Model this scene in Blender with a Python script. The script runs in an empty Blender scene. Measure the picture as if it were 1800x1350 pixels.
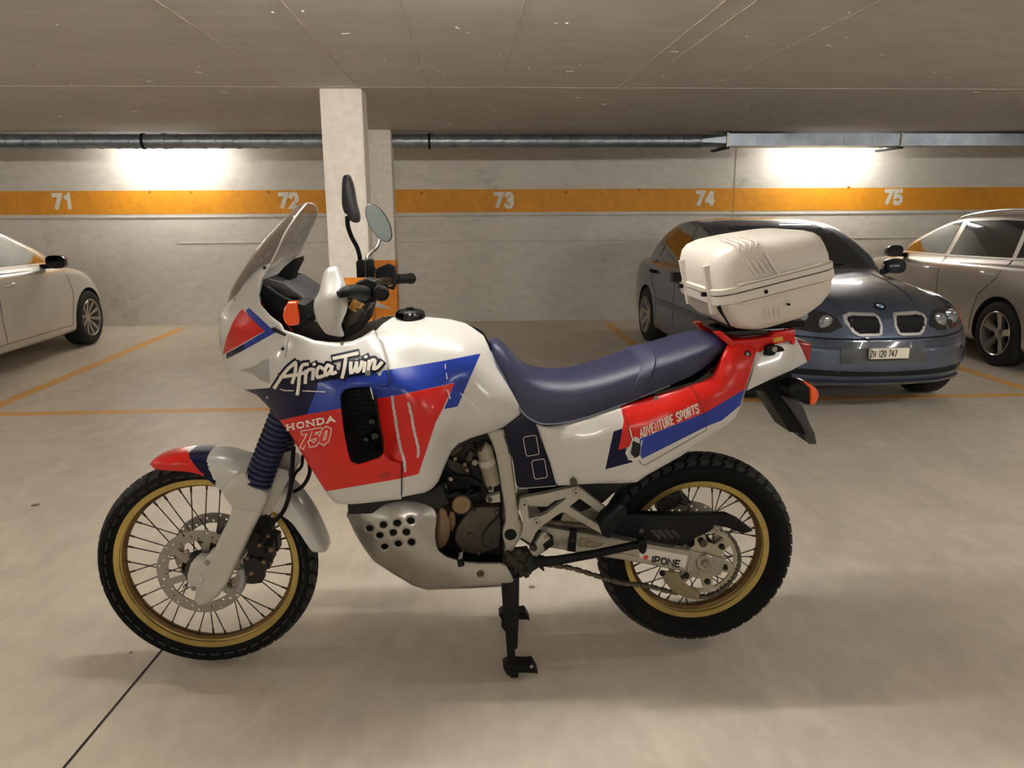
import bpy, bmesh, math, random
import numpy as np
from mathutils import Vector, Matrix
from mathutils.bvhtree import BVHTree
from mathutils.geometry import delaunay_2d_cdt
random.seed(7)
SC = bpy.context.scene
COL = SC.collection
PI = math.pi

# ---------------------------------------------------------------- camera
F, CX, CY, H = 1350.0, 900.0, 675.0, 1.43
PITCH, YAW, ROLL = math.radians(12.9), math.radians(3.2), math.radians(0.3)
_f = Vector((math.sin(YAW)*math.cos(PITCH), math.cos(YAW)*math.cos(PITCH), -math.sin(PITCH)))
_r = Vector((math.cos(YAW), -math.sin(YAW), 0)); _u = _r.cross(_f)
_r2 = _r*math.cos(ROLL) - _u*math.sin(ROLL); _u2 = _u*math.cos(ROLL) + _r*math.sin(ROLL)
CAM = Vector((0, 0, H))
cd = bpy.data.cameras.new('camera'); cam = bpy.data.objects.new('camera', cd); COL.objects.link(cam)
cam.matrix_world = Matrix(((_r2.x, _u2.x, -_f.x, 0), (_r2.y, _u2.y, -_f.y, 0), (_r2.z, _u2.z, -_f.z, H), (0, 0, 0, 1)))
cd.sensor_width = 36; cd.lens = 36*F/1800; cd.clip_start = 0.05; cd.clip_end = 100
SC.camera = cam
# ---------------------------------------------------------------- world, exposure
SC.view_settings.view_transform = 'Standard'; SC.view_settings.look = 'None'
SC.view_settings.gamma = 1; SC.view_settings.use_curve_mapping = False
SC.view_settings.exposure = 0.92
wd = bpy.data.worlds.new('world'); SC.world = wd; wd.use_nodes = True
wd.node_tree.nodes['Background'].inputs[0].default_value = (0.8, 0.75, 0.68, 1)
wd.node_tree.nodes['Background'].inputs[1].default_value = 0.05
TUBE_POWER = 110.0
TUBE_COL = (1.0, 0.955, 0.895)

CEIL = 2.2; WALLY = 9.9; YB = 2.30

def rayd(px, py): return _f + _r2*((px-CX)/F) - _u2*((py-CY)/F)
def onY(px, py, Y): d = rayd(px, py); return CAM + d*(Y/d.y)
def onZ(px, py, Z=0.0): d = rayd(px, py); return CAM + d*((Z-H)/d.z)
def P(px, py, off=0.0): return onY(px, py, YB-off)

# ---------------------------------------------------------------- materials
def lin(c):
    return tuple(((v/255)/12.92 if v/255 <= .04045 else ((v/255+.055)/1.055)**2.4) for v in c)
MATS = {}
def mat(name, rgb, rough=.5, metal=0.0, coat=0.0, var=.08, scale=12.0, bump=0.0, dirt=None, dirt_amt=.0, trans=0.0, emit=None, es=0.0, ior=1.5, spec=.5):
    if name in MATS: return MATS[name]
    m = bpy.data.materials.new(name); m.use_nodes = True; nt = m.node_tree; N = nt.nodes; L = nt.links
    b = N['Principled BSDF']
    c = lin(rgb)
    tc = N.new('ShaderNodeTexCoord'); nz = N.new('ShaderNodeTexNoise'); nz.inputs['Scale'].default_value = scale; nz.inputs['Detail'].default_value = 5
    L.new(tc.outputs['Object'], nz.inputs['Vector'])
    rp = N.new('ShaderNodeValToRGB')
    rp.color_ramp.elements[0].position = .3; rp.color_ramp.elements[1].position = .7
    rp.color_ramp.elements[0].color = (*[v*(1-var) for v in c], 1); rp.color_ramp.elements[1].color = (*[min(1, v*(1+var)) for v in c], 1)
    L.new(nz.outputs['Fac'], rp.inputs['Fac'])
    out = rp.outputs['Color']
    if dirt:
        n2 = N.new('ShaderNodeTexNoise'); n2.inputs['Scale'].default_value = scale*.45; n2.inputs['Detail'].default_value = 8; n2.inputs['Roughness'].default_value = .7
        L.new(tc.outputs['Object'], n2.inputs['Vector'])
        r2 = N.new('ShaderNodeValToRGB'); r2.color_ramp.elements[0].position = .48; r2.color_ramp.elements[1].position = .72
        r2.color_ramp.elements[0].color = (0, 0, 0, 1); r2.color_ramp.elements[1].color = (dirt_amt,)*3+(1,)
        L.new(n2.outputs['Fac'], r2.inputs['Fac'])
        mx = N.new('ShaderNodeMixRGB'); mx.inputs[2].default_value = (*lin(dirt), 1)
        L.new(r2.outputs['Color'], mx.inputs[0]); L.new(out, mx.inputs[1]); out = mx.outputs[0]
    L.new(out, b.inputs['Base Color'])
    b.inputs['Roughness'].default_value = rough; b.inputs['Metallic'].default_value = metal
    b.inputs['Coat Weight'].default_value = coat; b.inputs['Coat Roughness'].default_value = .06
    b.inputs['IOR'].default_value = ior; b.inputs['Specular IOR Level'].default_value = spec
    b.inputs['Transmission Weight'].default_value = trans
    if bump:
        bp = N.new('ShaderNodeBump'); bp.inputs['Strength'].default_value = bump; bp.inputs['Distance'].default_value = .003
        n3 = N.new('ShaderNodeTexNoise'); n3.inputs['Scale'].default_value = scale*8; n3.inputs['Detail'].default_value = 6
        L.new(tc.outputs['Object'], n3.inputs['Vector']); L.new(n3.outputs['Fac'], bp.inputs['Height']); L.new(bp.outputs[0], b.inputs['Normal'])
    if emit:
        b.inputs['Emission Color'].default_value = (*emit, 1); b.inputs['Emission Strength'].default_value = es
    MATS[name] = m; return m

def concrete(name, c0, c1, rough, scale, bump, stretch=(1, 1, 1), stain=None, stain_c=(90, 82, 70), stain_amt=.4, yellow=False, lines=False, tone=False, swirl=.045):
    m = bpy.data.materials.new(name); m.use_nodes = True; nt = m.node_tree; N = nt.nodes; L = nt.links; b = N['Principled BSDF']
    g = N.new('ShaderNodeNewGeometry'); mp = N.new('ShaderNodeMapping'); mp.inputs['Scale'].default_value = stretch
    L.new(g.outputs['Position'], mp.inputs['Vector'])
    def noise(s, d=8, r=.6, v=None):
        n = N.new('ShaderNodeTexNoise'); n.inputs['Scale'].default_value = s; n.inputs['Detail'].default_value = d; n.inputs['Roughness'].default_value = r
        L.new(v or mp.outputs[0], n.inputs['Vector']); return n.outputs['Fac']
    def ramp(src, p0, p1, a, bb):
        r = N.new('ShaderNodeValToRGB'); r.color_ramp.elements[0].position = p0; r.color_ramp.elements[1].position = p1
        r.color_ramp.elements[0].color = (*a, 1); r.color_ramp.elements[1].color = (*bb, 1); L.new(src, r.inputs['Fac']); return r.outputs['Color']
    def mix(f, a, bcol, mode='MIX'):
        x = N.new('ShaderNodeMixRGB'); x.blend_type = mode
        if isinstance(f, float): x.inputs[0].default_value = f
        else: L.new(f, x.inputs[0])
        for i, s in ((1, a), (2, bcol)):
            if isinstance(s, tuple): x.inputs[i].default_value = (*s, 1)
            else: L.new(s, x.inputs[i])
        return x.outputs[0]
    col = ramp(noise(scale, 10, .62), .32, .68, lin(c0), lin(c1))
    fine = ramp(noise(scale*14, 4), .35, .65, (.93,)*3, (1.05,)*3)
    col = mix(1.0, col, fine, 'MULTIPLY')
    wv = N.new('ShaderNodeTexNoise'); wv.inputs['Scale'].default_value = scale*1.6; wv.inputs['Detail'].default_value = 3; wv.inputs['Distortion'].default_value = 1.6
    L.new(mp.outputs[0], wv.inputs['Vector'])
    sw = ramp(wv.outputs['Fac'], .45, .52, (1-swirl,)*3, (1+swirl*.4,)*3); col = mix(1.0, col, sw, 'MULTIPLY')
    if stain:
        s = noise(stain, 9, .72, g.outputs['Position']); sp = ramp(s, .60, .74, (0,)*3, (stain_amt,)*3); col = mix(sp, col, lin(stain_c))
    if tone:
        sx = N.new('ShaderNodeSeparateXYZ'); L.new(g.outputs['Position'], sx.inputs[0])
        a = N.new('ShaderNodeMapRange'); a.inputs['From Min'].default_value = -.455; a.inputs['From Max'].default_value = -.44; L.new(sx.outputs['X'], a.inputs['Value'])
        col = mix(1.0, col, ramp(a.outputs[0], 0, 1, (1.03, 1.015, .99), (.965, .97, .97)), 'MULTIPLY')
    if yellow:
        w = noise(9, 8, .7, g.outputs['Position']); wf = ramp(w, .30, .62, (.5,)*3, (.95,)*3)
        col = mix(wf, col, lin((236, 168, 52)))
    L.new(col, b.inputs['Base Color']); b.inputs['Roughness'].default_value = rough
    bp = N.new('ShaderNodeBump'); bp.inputs['Strength'].default_value = bump; bp.inputs['Distance'].default_value = .01
    L.new(noise(scale*6, 8, .6), bp.inputs['Height']); L.new(bp.outputs[0], b.inputs['Normal'])
    MATS[name] = m; return m

WHITE = mat('white_plastic', (194, 192, 186), .25, coat=.5, var=.02, scale=5, dirt=(150, 140, 118), dirt_amt=.10)
FWHITE = mat('fork_white', (182, 178, 167), .42, var=.03, scale=9, dirt=(120, 108, 84), dirt_amt=.28)
CASEW = mat('case_white', (206, 198, 187), .42, var=.02, scale=7, bump=.03)
RED = mat('red_paint', (190, 24, 16), .3, spec=.35, coat=.15, var=.05, scale=6)
BLUE = mat('blue_paint', (22, 50, 140), .3, spec=.35, coat=.15, var=.05, scale=6)
NAVY = mat('navy_paint', (10, 12, 46), .35, spec=.2, var=.05, scale=6)
SEATM = mat('navy_vinyl', (22, 25, 56), .5, var=.06, scale=20, bump=.25)
BELLOW = mat('navy_rubber', (22, 30, 62), .6, var=.1, scale=20, bump=.1)
BLACK = mat('black_plastic', (8, 8, 9), .6, spec=.2, var=.2, scale=14, bump=.1)
GLOSSB = mat('gloss_black', (6, 6, 9), .15, var=.1, coat=.3)
RUBBER = mat('tyre_rubber', (13, 12, 11), .85, spec=.2, var=.2, scale=30, bump=.3)
GOLD = mat('gold_anodised', (178, 156, 92), .34, metal=.8, var=.12, scale=9, dirt=(78, 60, 30), dirt_amt=.5)
SPOKE = mat('spoke_steel', (82, 72, 62), .45, metal=.8, var=.2, scale=30)
ALU = mat('cast_aluminium', (158, 153, 141), .38, metal=.75, var=.1, scale=8, dirt=(96, 88, 72), dirt_amt=.5)
ALUB = mat('brushed_aluminium', (168, 165, 158), .3, metal=.8, var=.07, scale=5, dirt=(120, 112, 96), dirt_amt=.5)
FRAMEM = mat('frame_silver_paint', (162, 158, 143), .42, metal=.15, var=.06, scale=8, dirt=(104, 94, 72), dirt_amt=.35)
STEEL = mat('steel', (150, 146, 138), .35, metal=.9, var=.15, scale=20, dirt=(60, 50, 36), dirt_amt=.5)
DISC = mat('disc_steel', (150, 145, 138), .36, metal=.8, var=.06, scale=14)
ENGM = mat('engine_grey', (74, 66, 54), .55, metal=.45, var=.25, scale=16, dirt=(30, 25, 18), dirt_amt=.8, bump=.3)
ENGB = mat('engine_bronze', (128, 104, 74), .5, metal=.45, var=.15, scale=14, dirt=(52, 42, 28), dirt_amt=.6)
ENGD = mat('engine_dark', (14, 13, 12), .6, metal=.3, var=.4, scale=22, bump=.3)
GREASE = mat('greasy_metal', (58, 50, 38), .5, metal=.5, var=.5, scale=45, dirt=(22, 18, 12), dirt_amt=1.0, bump=.8)
CHAINM = mat('chain_metal', (88, 80, 68), .45, metal=.7, var=.3, scale=60)
OLIVE = mat('worn_guard', (120, 108, 78), .6, var=.2, scale=14, dirt=(60, 50, 32), dirt_amt=.6)
AMBER = mat('amber_lens', (236, 84, 16), .15, var=.05, coat=.5)
REDL = mat('red_lens', (150, 14, 18), .12, var=.05, coat=.5)
BRASS = mat('brass', (176, 132, 70), .35, metal=.8, var=.1)
MIRR = mat('mirror_glass', (134, 144, 140), .25, metal=.75, var=.02)
GREYP = mat('grey_vent', (150, 150, 146), .45, var=.04)
PALE = mat('pale_print', (216, 210, 196), .5, var=.06, scale=40)
REDP = mat('red_print', (196, 30, 24), .4, var=.05)
NAVYP = mat('navy_print', (8, 9, 30), .4, spec=.2, var=.05)
BLKP = mat('black_print', (18, 18, 18), .5, var=.05)
YELP = mat('yellow_label', (206, 160, 40), .5, var=.08)
BARREL = mat('rim_barrel', (104, 78, 42), .5, metal=.7, var=.3, scale=14, dirt=(48, 34, 18), dirt_amt=.8)
TREADM = mat('tread_rubber', (34, 33, 32), .75, var=.2, scale=30, bump=.2)
SCUFF = mat('scuffed_plastic', (200, 190, 190), .8, var=.35, scale=220, bump=.6)
def glassmat(name, tint, alpha):
    m = bpy.data.materials.new(name); m.use_nodes = True; N = m.node_tree.nodes; L = m.node_tree.links
    b = N['Principled BSDF']; nz = N.new('ShaderNodeTexNoise'); nz.inputs['Scale'].default_value = 4
    mr = N.new('ShaderNodeMapRange'); mr.inputs['To Min'].default_value = alpha*.92; mr.inputs['To Max'].default_value = alpha*1.06
    L.new(nz.outputs['Fac'], mr.inputs['Value']); L.new(mr.outputs[0], b.inputs['Alpha'])
    b.inputs['Base Color'].default_value = (*lin(tint), 1); b.inputs['Roughness'].default_value = .06; b.inputs['Coat Weight'].default_value = 1.0; b.inputs['Coat Roughness'].default_value = .03
    return m
SCREEN = glassmat('smoked_screen', (96, 84, 76), .42)
SPOT_WALL = mat('wall_tube_diffuser', (255, 244, 228), .4, emit=TUBE_COL, es=TUBE_POWER*.55)
SPOT_CW = mat('tube_diffuser', (255, 244, 228), .4, emit=TUBE_COL, es=TUBE_POWER)

# ---------------------------------------------------------------- helpers
WL = {}
def wloc(o): return WL[o.name]
def empty(name, loc, label=None, cat=None, group=None, parent=None):
    o = bpy.data.objects.new(name, None); COL.objects.link(o); o.empty_display_size = .1
    WL[o.name] = Vector(loc)
    if parent: o.parent = parent; o.location = Vector(loc) - wloc(parent)
    else: o.location = loc
    tag(o, label, cat, group); return o
def tag(o, label=None, cat=None, group=None, kind=None):
    if label: o['label'] = label
    if cat: o['category'] = cat
    if group: o['group'] = group
    if kind: o['kind'] = kind
    return o
def link(name, me, mats, parent=None, smooth=35, origin=None):
    if not isinstance(mats, (list, tuple)): mats = [mats]
    for m in mats: me.materials.append(m)
    if origin is None:
        n = len(me.vertices); co = np.empty(n*3); me.vertices.foreach_get('co', co); co = co.reshape(-1, 3)
        c = Vector(((co.min(0)+co.max(0))/2).tolist()) if n else Vector()
    else: c = Vector(origin)
    me.transform(Matrix.Translation(-c))
    if smooth:
        me.polygons.foreach_set('use_smooth', [True]*len(me.polygons)); me.set_sharp_from_angle(angle=math.radians(smooth))
    o = bpy.data.objects.new(name, me); COL.objects.link(o); WL[o.name] = c
    if parent: o.parent = parent; o.location = c - wloc(parent)
    else: o.location = c
    return o
def obj(name, bm, mats, parent=None, smooth=35, origin=None, recalc=True):
    if recalc: bmesh.ops.recalc_face_normals(bm, faces=bm.faces)
    me = bpy.data.meshes.new(name); bm.to_mesh(me); bm.free()
    return link(name, me, mats, parent, smooth, origin)
def mirror_copy(o, parent):
    """the same piece on the far side of the motorcycle's centre plane"""
    me = o.data.copy(); c = wloc(o)
    me.transform(Matrix.Scale(-1, 4, (0, 1, 0))); me.flip_normals()
    n = bpy.data.objects.new(o.name.split('.')[0], me); COL.objects.link(n)
    WL[n.name] = Vector((c.x, 2*YB-c.y, c.z)); n.parent = parent; n.location = wloc(n) - wloc(parent); return n

def pinpoly(x, y, poly):
    n = len(poly); ins = False; j = n-1
    for i in range(n):
        xi, yi = poly[i]; xj, yj = poly[j]
        if (yi > y) != (yj > y) and x < (xj-xi)*(y-yi)/(yj-yi)+xi: ins = not ins
        j = i
    return ins
def resamp(poly, s, closed=True):
    out = []; n = len(poly)
    for i in range(n if closed else n-1):
        a = poly[i]; b = poly[(i+1) % n]; d = math.hypot(b[0]-a[0], b[1]-a[1]); k = max(1, int(round(d/s)))
        for j in range(k): out.append((a[0]+(b[0]-a[0])*j/k, a[1]+(b[1]-a[1])*j/k))
    if not closed: out.append(tuple(poly[-1][:2]))
    return out
def smoothpoly(poly, closed=True, k=4):
    """Catmull-Rom through the points"""
    n = len(poly); out = []
    rng = range(n) if closed else range(n-1)
    for i in rng:
        g = (lambda q: poly[q % n]) if closed else (lambda q: poly[min(max(q, 0), n-1)])
        p0, p1, p2, p3 = g(i-1), g(i), g(i+1), g(i+2)
        for j in range(k):
            t = j/k
            out.append(tuple(.5*((2*b)+(-a+c)*t+(2*a-5*b+4*c-d)*t*t+(-a+3*b-3*c+d)*t**3) for a, b, c, d in zip(p0, p1, p2, p3)))
    if not closed: out.append(tuple(poly[-1]))
    return out
def edist(x, y, A, B):
    d = B-A; t = np.clip(((x-A[:, 0])*d[:, 0]+(y-A[:, 1])*d[:, 1])/np.maximum((d**2).sum(1), 1e-12), 0, 1)
    return float(np.sqrt(((A[:, 0]+t*d[:, 0]-x)**2+(A[:, 1]+t*d[:, 1]-y)**2).min()))
def tri2d(outline, holes=(), lines=(), sp=8.0, rings=(), insp=None):
    V = []; E = []
    def addloop(pts, closed=True):
        b = len(V); V.extend(pts); n = len(pts)
        for i in range(n if closed else n-1): E.append((b+i, b+(i+1) % n))
    ol = resamp(outline, sp)
    addloop(ol); hl = [resamp(h, sp*.8) for h in holes]
    for h in hl: addloop(h)
    for l in lines: addloop(resamp(l, sp), True)
    loops = [ol]+hl
    A = np.array([p for lp in loops for p in lp]); B = np.array([lp[(i+1) % len(lp)] for lp in loops for i in range(len(lp))])
    inside = lambda x, y: pinpoly(x, y, ol) and not any(pinpoly(x, y, h) for h in hl)
    for r in rings:
        for lp in loops:
            n = len(lp)
            for i in range(n):
                a, c = lp[i-1], lp[(i+1) % n]; tx, ty = c[0]-a[0], c[1]-a[1]; L = math.hypot(tx, ty) or 1
                for s in (1, -1):
                    x, y = lp[i][0]-ty/L*r*s, lp[i][1]+tx/L*r*s
                    if inside(x, y) and edist(x, y, A, B) > r*.85: V.append((x, y))
    x0, y0 = A.min(0); x1, y1 = A.max(0); m = (max(rings) if rings else 0)+sp*.4
    r = 0; y = y0
    while y < y1:
        x = x0+(sp*.5 if r % 2 else 0)
        while x < x1:
            if inside(x, y) and edist(x, y, A, B) > m: V.append((x, y))
            x += sp
        y += sp*.87; r += 1
    vs, es, fs, *_ = delaunay_2d_cdt([Vector(v) for v in V], E, [], 0, 1e-4)
    out = []
    for f in fs:
        cx = sum(vs[i][0] for i in f)/len(f); cy = sum(vs[i][1] for i in f)/len(f)
        if inside(cx, cy): out.append(f)
    return [tuple(v) for v in vs], out, (A, B)
class Field:
    """smooth lateral offset through control points (thin-plate spline)"""
    def __init__(s, pts, lam=1.0):
        p = np.array(pts, float); s.x = p[:, :2]/100; n = len(p)
        D = np.linalg.norm(s.x[:, None]-s.x[None], axis=2); K = s.k(D)+np.eye(n)*lam*1e-3
        Q = np.hstack([np.ones((n, 1)), s.x]); M = np.block([[K, Q], [Q.T, np.zeros((3, 3))]])
        s.w = np.linalg.lstsq(M, np.concatenate([p[:, 2], np.zeros(3)]), rcond=None)[0]; s.lo = p[:, 2].min()-.01; s.hi = p[:, 2].max()+.015
    def k(s, D): return np.where(D > 1e-9, D*D*np.log(np.maximum(D, 1e-9)), 0)
    def __call__(s, x, y):
        q = np.array([x, y])/100; d = np.linalg.norm(s.x-q, axis=1)
        v = float(s.k(d)@s.w[:-3]+s.w[-3]+s.w[-2]*q[0]+s.w[-1]*q[1]); return min(max(v, s.lo), s.hi)
def shell(name, outline, field, mats, regions=(), holes=(), thick=.004, parent=None, sp=8.0, rnd=.008, rr=7.0, unround=None, mirror=True, both=True):
    """a moulded panel: outline with lateral depth field, colour regions cut along their borders"""
    vs, fs, (A, B) = tri2d(outline, holes, [r[0] for r in regions], sp, rings=(2.0, 4.5, 8.0) if rnd else ())
    bm = bmesh.new(); top = []; bot = []
    for x, y in vs:
        o = field(x, y)
        if rnd:
            d = edist(x, y, A, B)
            if d < rr and not (unround and unround(x, y)): o -= rnd*(1-d/rr)**2
        p = P(x, y, o); top.append(bm.verts.new(p)); bot.append(bm.verts.new(p+Vector((0, thick, 0))))
    cnt = {}
    for f in fs:
        cx = sum(vs[i][0] for i in f)/len(f); cy = sum(vs[i][1] for i in f)/len(f); mi = 0
        for poly, k in regions:
            if pinpoly(cx, cy, poly): mi = k
        try:
            a = bm.faces.new([top[i] for i in f]); a.material_index = mi
            b = bm.faces.new([bot[i] for i in reversed(f)]); b.material_index = mi
        except ValueError: continue
        for i in range(len(f)):
            e = (f[i], f[(i+1) % len(f)]); cnt[e] = mi
    for (i, j), mi in cnt.items():
        if (j, i) not in cnt:
            q = bm.faces.new([top[j], top[i], bot[i], bot[j]]); q.material_index = mi
    bmesh.ops.delete(bm, geom=[v for v in bm.verts if not v.link_faces], context='VERTS')
    o = obj(name, bm, mats, parent, 40)
    if mirror: mirror_copy(o, parent)
    return o
def prism(name, poly, o0, o1, m, parent, bevel=.003, seg=2, mirror=False, holes=(), smooth=35):
    """solid plate: near face at lateral offset o1, straight back to o0"""
    bm = bmesh.new()
    if holes:
        vs, fs, _ = tri2d(poly, holes, sp=60)
        used = sorted({i for f in fs for i in f}); mp = {}
        for i in used:
            p = P(*vs[i], o1); mp[i] = (bm.verts.new(p), bm.verts.new((p.x, YB-o0, p.z)))
        ed = set()
        for f in fs:
            bm.faces.new([mp[i][0] for i in f]); bm.faces.new([mp[i][1] for i in reversed(f)])
            for i in range(3): ed.add((f[i], f[(i+1) % 3]))
        for i, j in ed:
            if (j, i) not in ed: bm.faces.new([mp[j][0], mp[i][0], mp[i][1], mp[j][1]])
    else:
        a = [bm.verts.new(P(x, y, o1)) for x, y in poly]; b = [bm.verts.new((v.co.x, YB-o0, v.co.z)) for v in a]; n = len(a)
        bm.faces.new(a); bm.faces.new(list(reversed(b)))
        for i in range(n): bm.faces.new([a[(i+1) % n], a[i], b[i], b[(i+1) % n]])
        if bevel:
            bmesh.ops.recalc_face_normals(bm, faces=bm.faces)
            es = [e for e in bm.edges if all(v in a for v in e.verts)]
            bmesh.ops.bevel(bm, geom=es, offset=bevel, segments=seg, affect='EDGES', profile=.5, clamp_overlap=True)
    o = obj(name, bm, m, parent, smooth)
    if mirror: mirror_copy(o, parent)
    return o
def sweep(bm, pts, rad, n=10, cap=True, flat=1.0):
    pts = [Vector(p) for p in pts]; k = len(pts)
    if not isinstance(rad, (list, tuple)): rad = [rad]*k
    T = [(pts[min(i+1, k-1)]-pts[max(i-1, 0)]).normalized() for i in range(k)]
    ref = Vector((0, 1, 0)) if abs(T[0].y) < .9 else Vector((0, 0, 1))
    U = (ref-T[0]*ref.dot(T[0])).normalized(); rings = []
    for i in range(k):
        U = (U-T[i]*U.dot(T[i])).normalized(); Vv = T[i].cross(U)
        rings.append([bm.verts.new(pts[i]+(U*math.cos(2*PI*j/n)*flat+Vv*math.sin(2*PI*j/n))*rad[i]) for j in range(n)])
    for i in range(k-1):
        for j in range(n): bm.faces.new([rings[i][j], rings[i][(j+1) % n], rings[i+1][(j+1) % n], rings[i+1][j]])
    if cap: bm.faces.new(list(reversed(rings[0]))); bm.faces.new(rings[-1])
    return bm
def tube(name, pts, r, m, parent, n=10, smoothk=0, mirror=False, world=False, flat=1.0):
    q = pts if world else [P(*p) for p in pts]
    if smoothk: q = [Vector(v) for v in smoothpoly([tuple(v) for v in q], False, smoothk)]
    if smoothk and isinstance(r, (list, tuple)): r = [v[0] for v in smoothpoly([(x,) for x in r], False, smoothk)]
    o = obj(name, sweep(bmesh.new(), q, r, n, flat=flat), m, parent)
    if mirror: mirror_copy(o, parent)
    return o
def lathe(bm, prof, c, axis='Y', n=48, closed=False, a0=0.0):
    """prof: (radius, along axis)"""
    c = Vector(c); rings = []
    for j in range(n):
        a = 2*PI*j/n+a0; ca, sa = math.cos(a), math.sin(a); row = []
        for r, h in prof:
            d = {'Y': Vector((r*ca, h, r*sa)), 'Z': Vector((r*ca, r*sa, h)), 'X': Vector((h, r*ca, r*sa))}[axis]
            row.append(bm.verts.new(c+d))
        rings.append(row)
    m = len(prof)
    for j in range(n):
        A, B = rings[j], rings[(j+1) % n]
        for i in range(m if closed else m-1):
            q = (i+1) % m
            bm.faces.new([A[i], B[i], B[q], A[q]])
    bmesh.ops.remove_doubles(bm, verts=bm.verts, dist=1e-6)
    return bm
def disk(name, px, py, off, r, depth, m, parent, n=24, bev=.15, mirror=False, world=None):
    c = world or P(px, py, off); b = r*bev
    bm = lathe(bmesh.new(), [(0, 0), (r-b, 0), (r, b), (r, depth), (0, depth)], c, 'Y', n)
    o = obj(name, bm, m, parent, 30)
    if mirror: mirror_copy(o, parent)
    return o
def saddle(name, st, m, parent, nsec=10, pw=.7, thick=0.0, pathk=4, regions=None, endcap=True, cut=0.0):
    """lofted hull over the centre plane. st: (Tx,Ty, Ex,Ey, w): centre-line top point, lower edge point and half width"""
    st = smoothpoly(st, False, pathk); rows = []; bm = bmesh.new(); pix = []
    for Tx, Ty, Ex, Ey, w in st:
        w = max(w, .003); T = P(Tx, Ty, 0); E_ = P(Ex, Ey, w); row = []; pr = []
        for k in range(-nsec, nsec+1):
            th = (PI/2)*(1-abs(k)/nsec); c_, s_ = math.cos(th)**pw, math.sin(th)**pw
            y = w*c_; xz = (E_.x+(T.x-E_.x)*s_, E_.z+(T.z-E_.z)*s_)
            row.append(bm.verts.new((xz[0], YB-y*(1 if k > 0 else -1), xz[1]))); pr.append((Ex+(Tx-Ex)*s_, Ey+(Ty-Ey)*s_))
        rows.append(row); pix.append(pr)
    for i in range(len(rows)-1):
        for j in range(2*nsec):
            f = bm.faces.new([rows[i][j], rows[i][j+1], rows[i+1][j+1], rows[i+1][j]])
            if regions:
                cx = (pix[i][j][0]+pix[i+1][j+1][0])/2; cy = (pix[i][j][1]+pix[i+1][j+1][1])/2
                for poly, k in regions:
                    if pinpoly(cx, cy, poly): f.material_index = k
    if endcap and not thick:
        bm.faces.new(rows[0]); bm.faces.new(list(reversed(rows[-1])))
        for i in range(len(rows)-1): bm.faces.new([rows[i][0], rows[i+1][0], rows[i+1][-1], rows[i][-1]])
    bmesh.ops.recalc_face_normals(bm, faces=bm.faces)
    if thick:
        bmesh.ops.solidify(bm, geom=bm.faces[:], thickness=thick)
    return obj(name, bm, m, parent, 50, recalc=not thick)
def ribbon(bm, pts, w, place):
    """flat brush stroke with mitred joints, in drawing coordinates"""
    n = len(pts); Ls = []; Rs = []
    for i in range(n):
        a = pts[max(i-1, 0)]; b = pts[i]; c = pts[min(i+1, n-1)]
        d1 = Vector((b[0]-a[0], b[1]-a[1])); d2 = Vector((c[0]-b[0], c[1]-b[1]))
        if d1.length < 1e-9: d1 = d2
        if d2.length < 1e-9: d2 = d1
        d1.normalize(); d2.normalize(); t = d1+d2
        if t.length < .3: t = d1
        t.normalize(); nn = Vector((-t.y, t.x)); k = w/2/max(.5, abs(nn.dot(Vector((-d1.y, d1.x)))))
        Ls.append((b[0]+nn.x*k, b[1]+nn.y*k)); Rs.append((b[0]-nn.x*k, b[1]-nn.y*k))
    L = [bm.verts.new(place(*p)) for p in Ls]; R = [bm.verts.new(place(*p)) for p in Rs]
    for i in range(n-1): bm.faces.new([L[i], L[i+1], R[i+1], R[i]])
def extr(bm, vec):
    r = bmesh.ops.extrude_face_region(bm, geom=bm.faces[:]); bmesh.ops.translate(bm, verts=[g for g in r['geom'] if isinstance(g, bmesh.types.BMVert)], vec=vec)
def strokes(name, sl, w, place, m, parent, ext=0.0, depth=.0006):
    bm = bmesh.new(); lift = 0
    for s in sl:
        s = list(s)
        if ext:
            def far(a, b):
                d = math.hypot(a[0]-b[0], a[1]-b[1]) or 1; return (a[0]+(a[0]-b[0])/d*ext, a[1]+(a[1]-b[1])/d*ext)
            s = [far(s[0], s[1])]+s[1:-1]+[far(s[-1], s[-2])] if len(s) > 1 else s
        nv = len(bm.verts); ribbon(bm, s, w, place); bm.verts.ensure_lookup_table(); lift += 1
        for v in bm.verts[nv:]: v.co.y -= lift*3e-5
    extr(bm, (0, depth, 0))
    return obj(name, bm, m, parent, 0, recalc=True)
def arc(cx, cy, rx, ry, a0, a1, n=8): return [(cx+rx*math.cos(math.radians(a0+(a1-a0)*i/n)), cy+ry*math.sin(math.radians(a0+(a1-a0)*i/n))) for i in range(n+1)]
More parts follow.
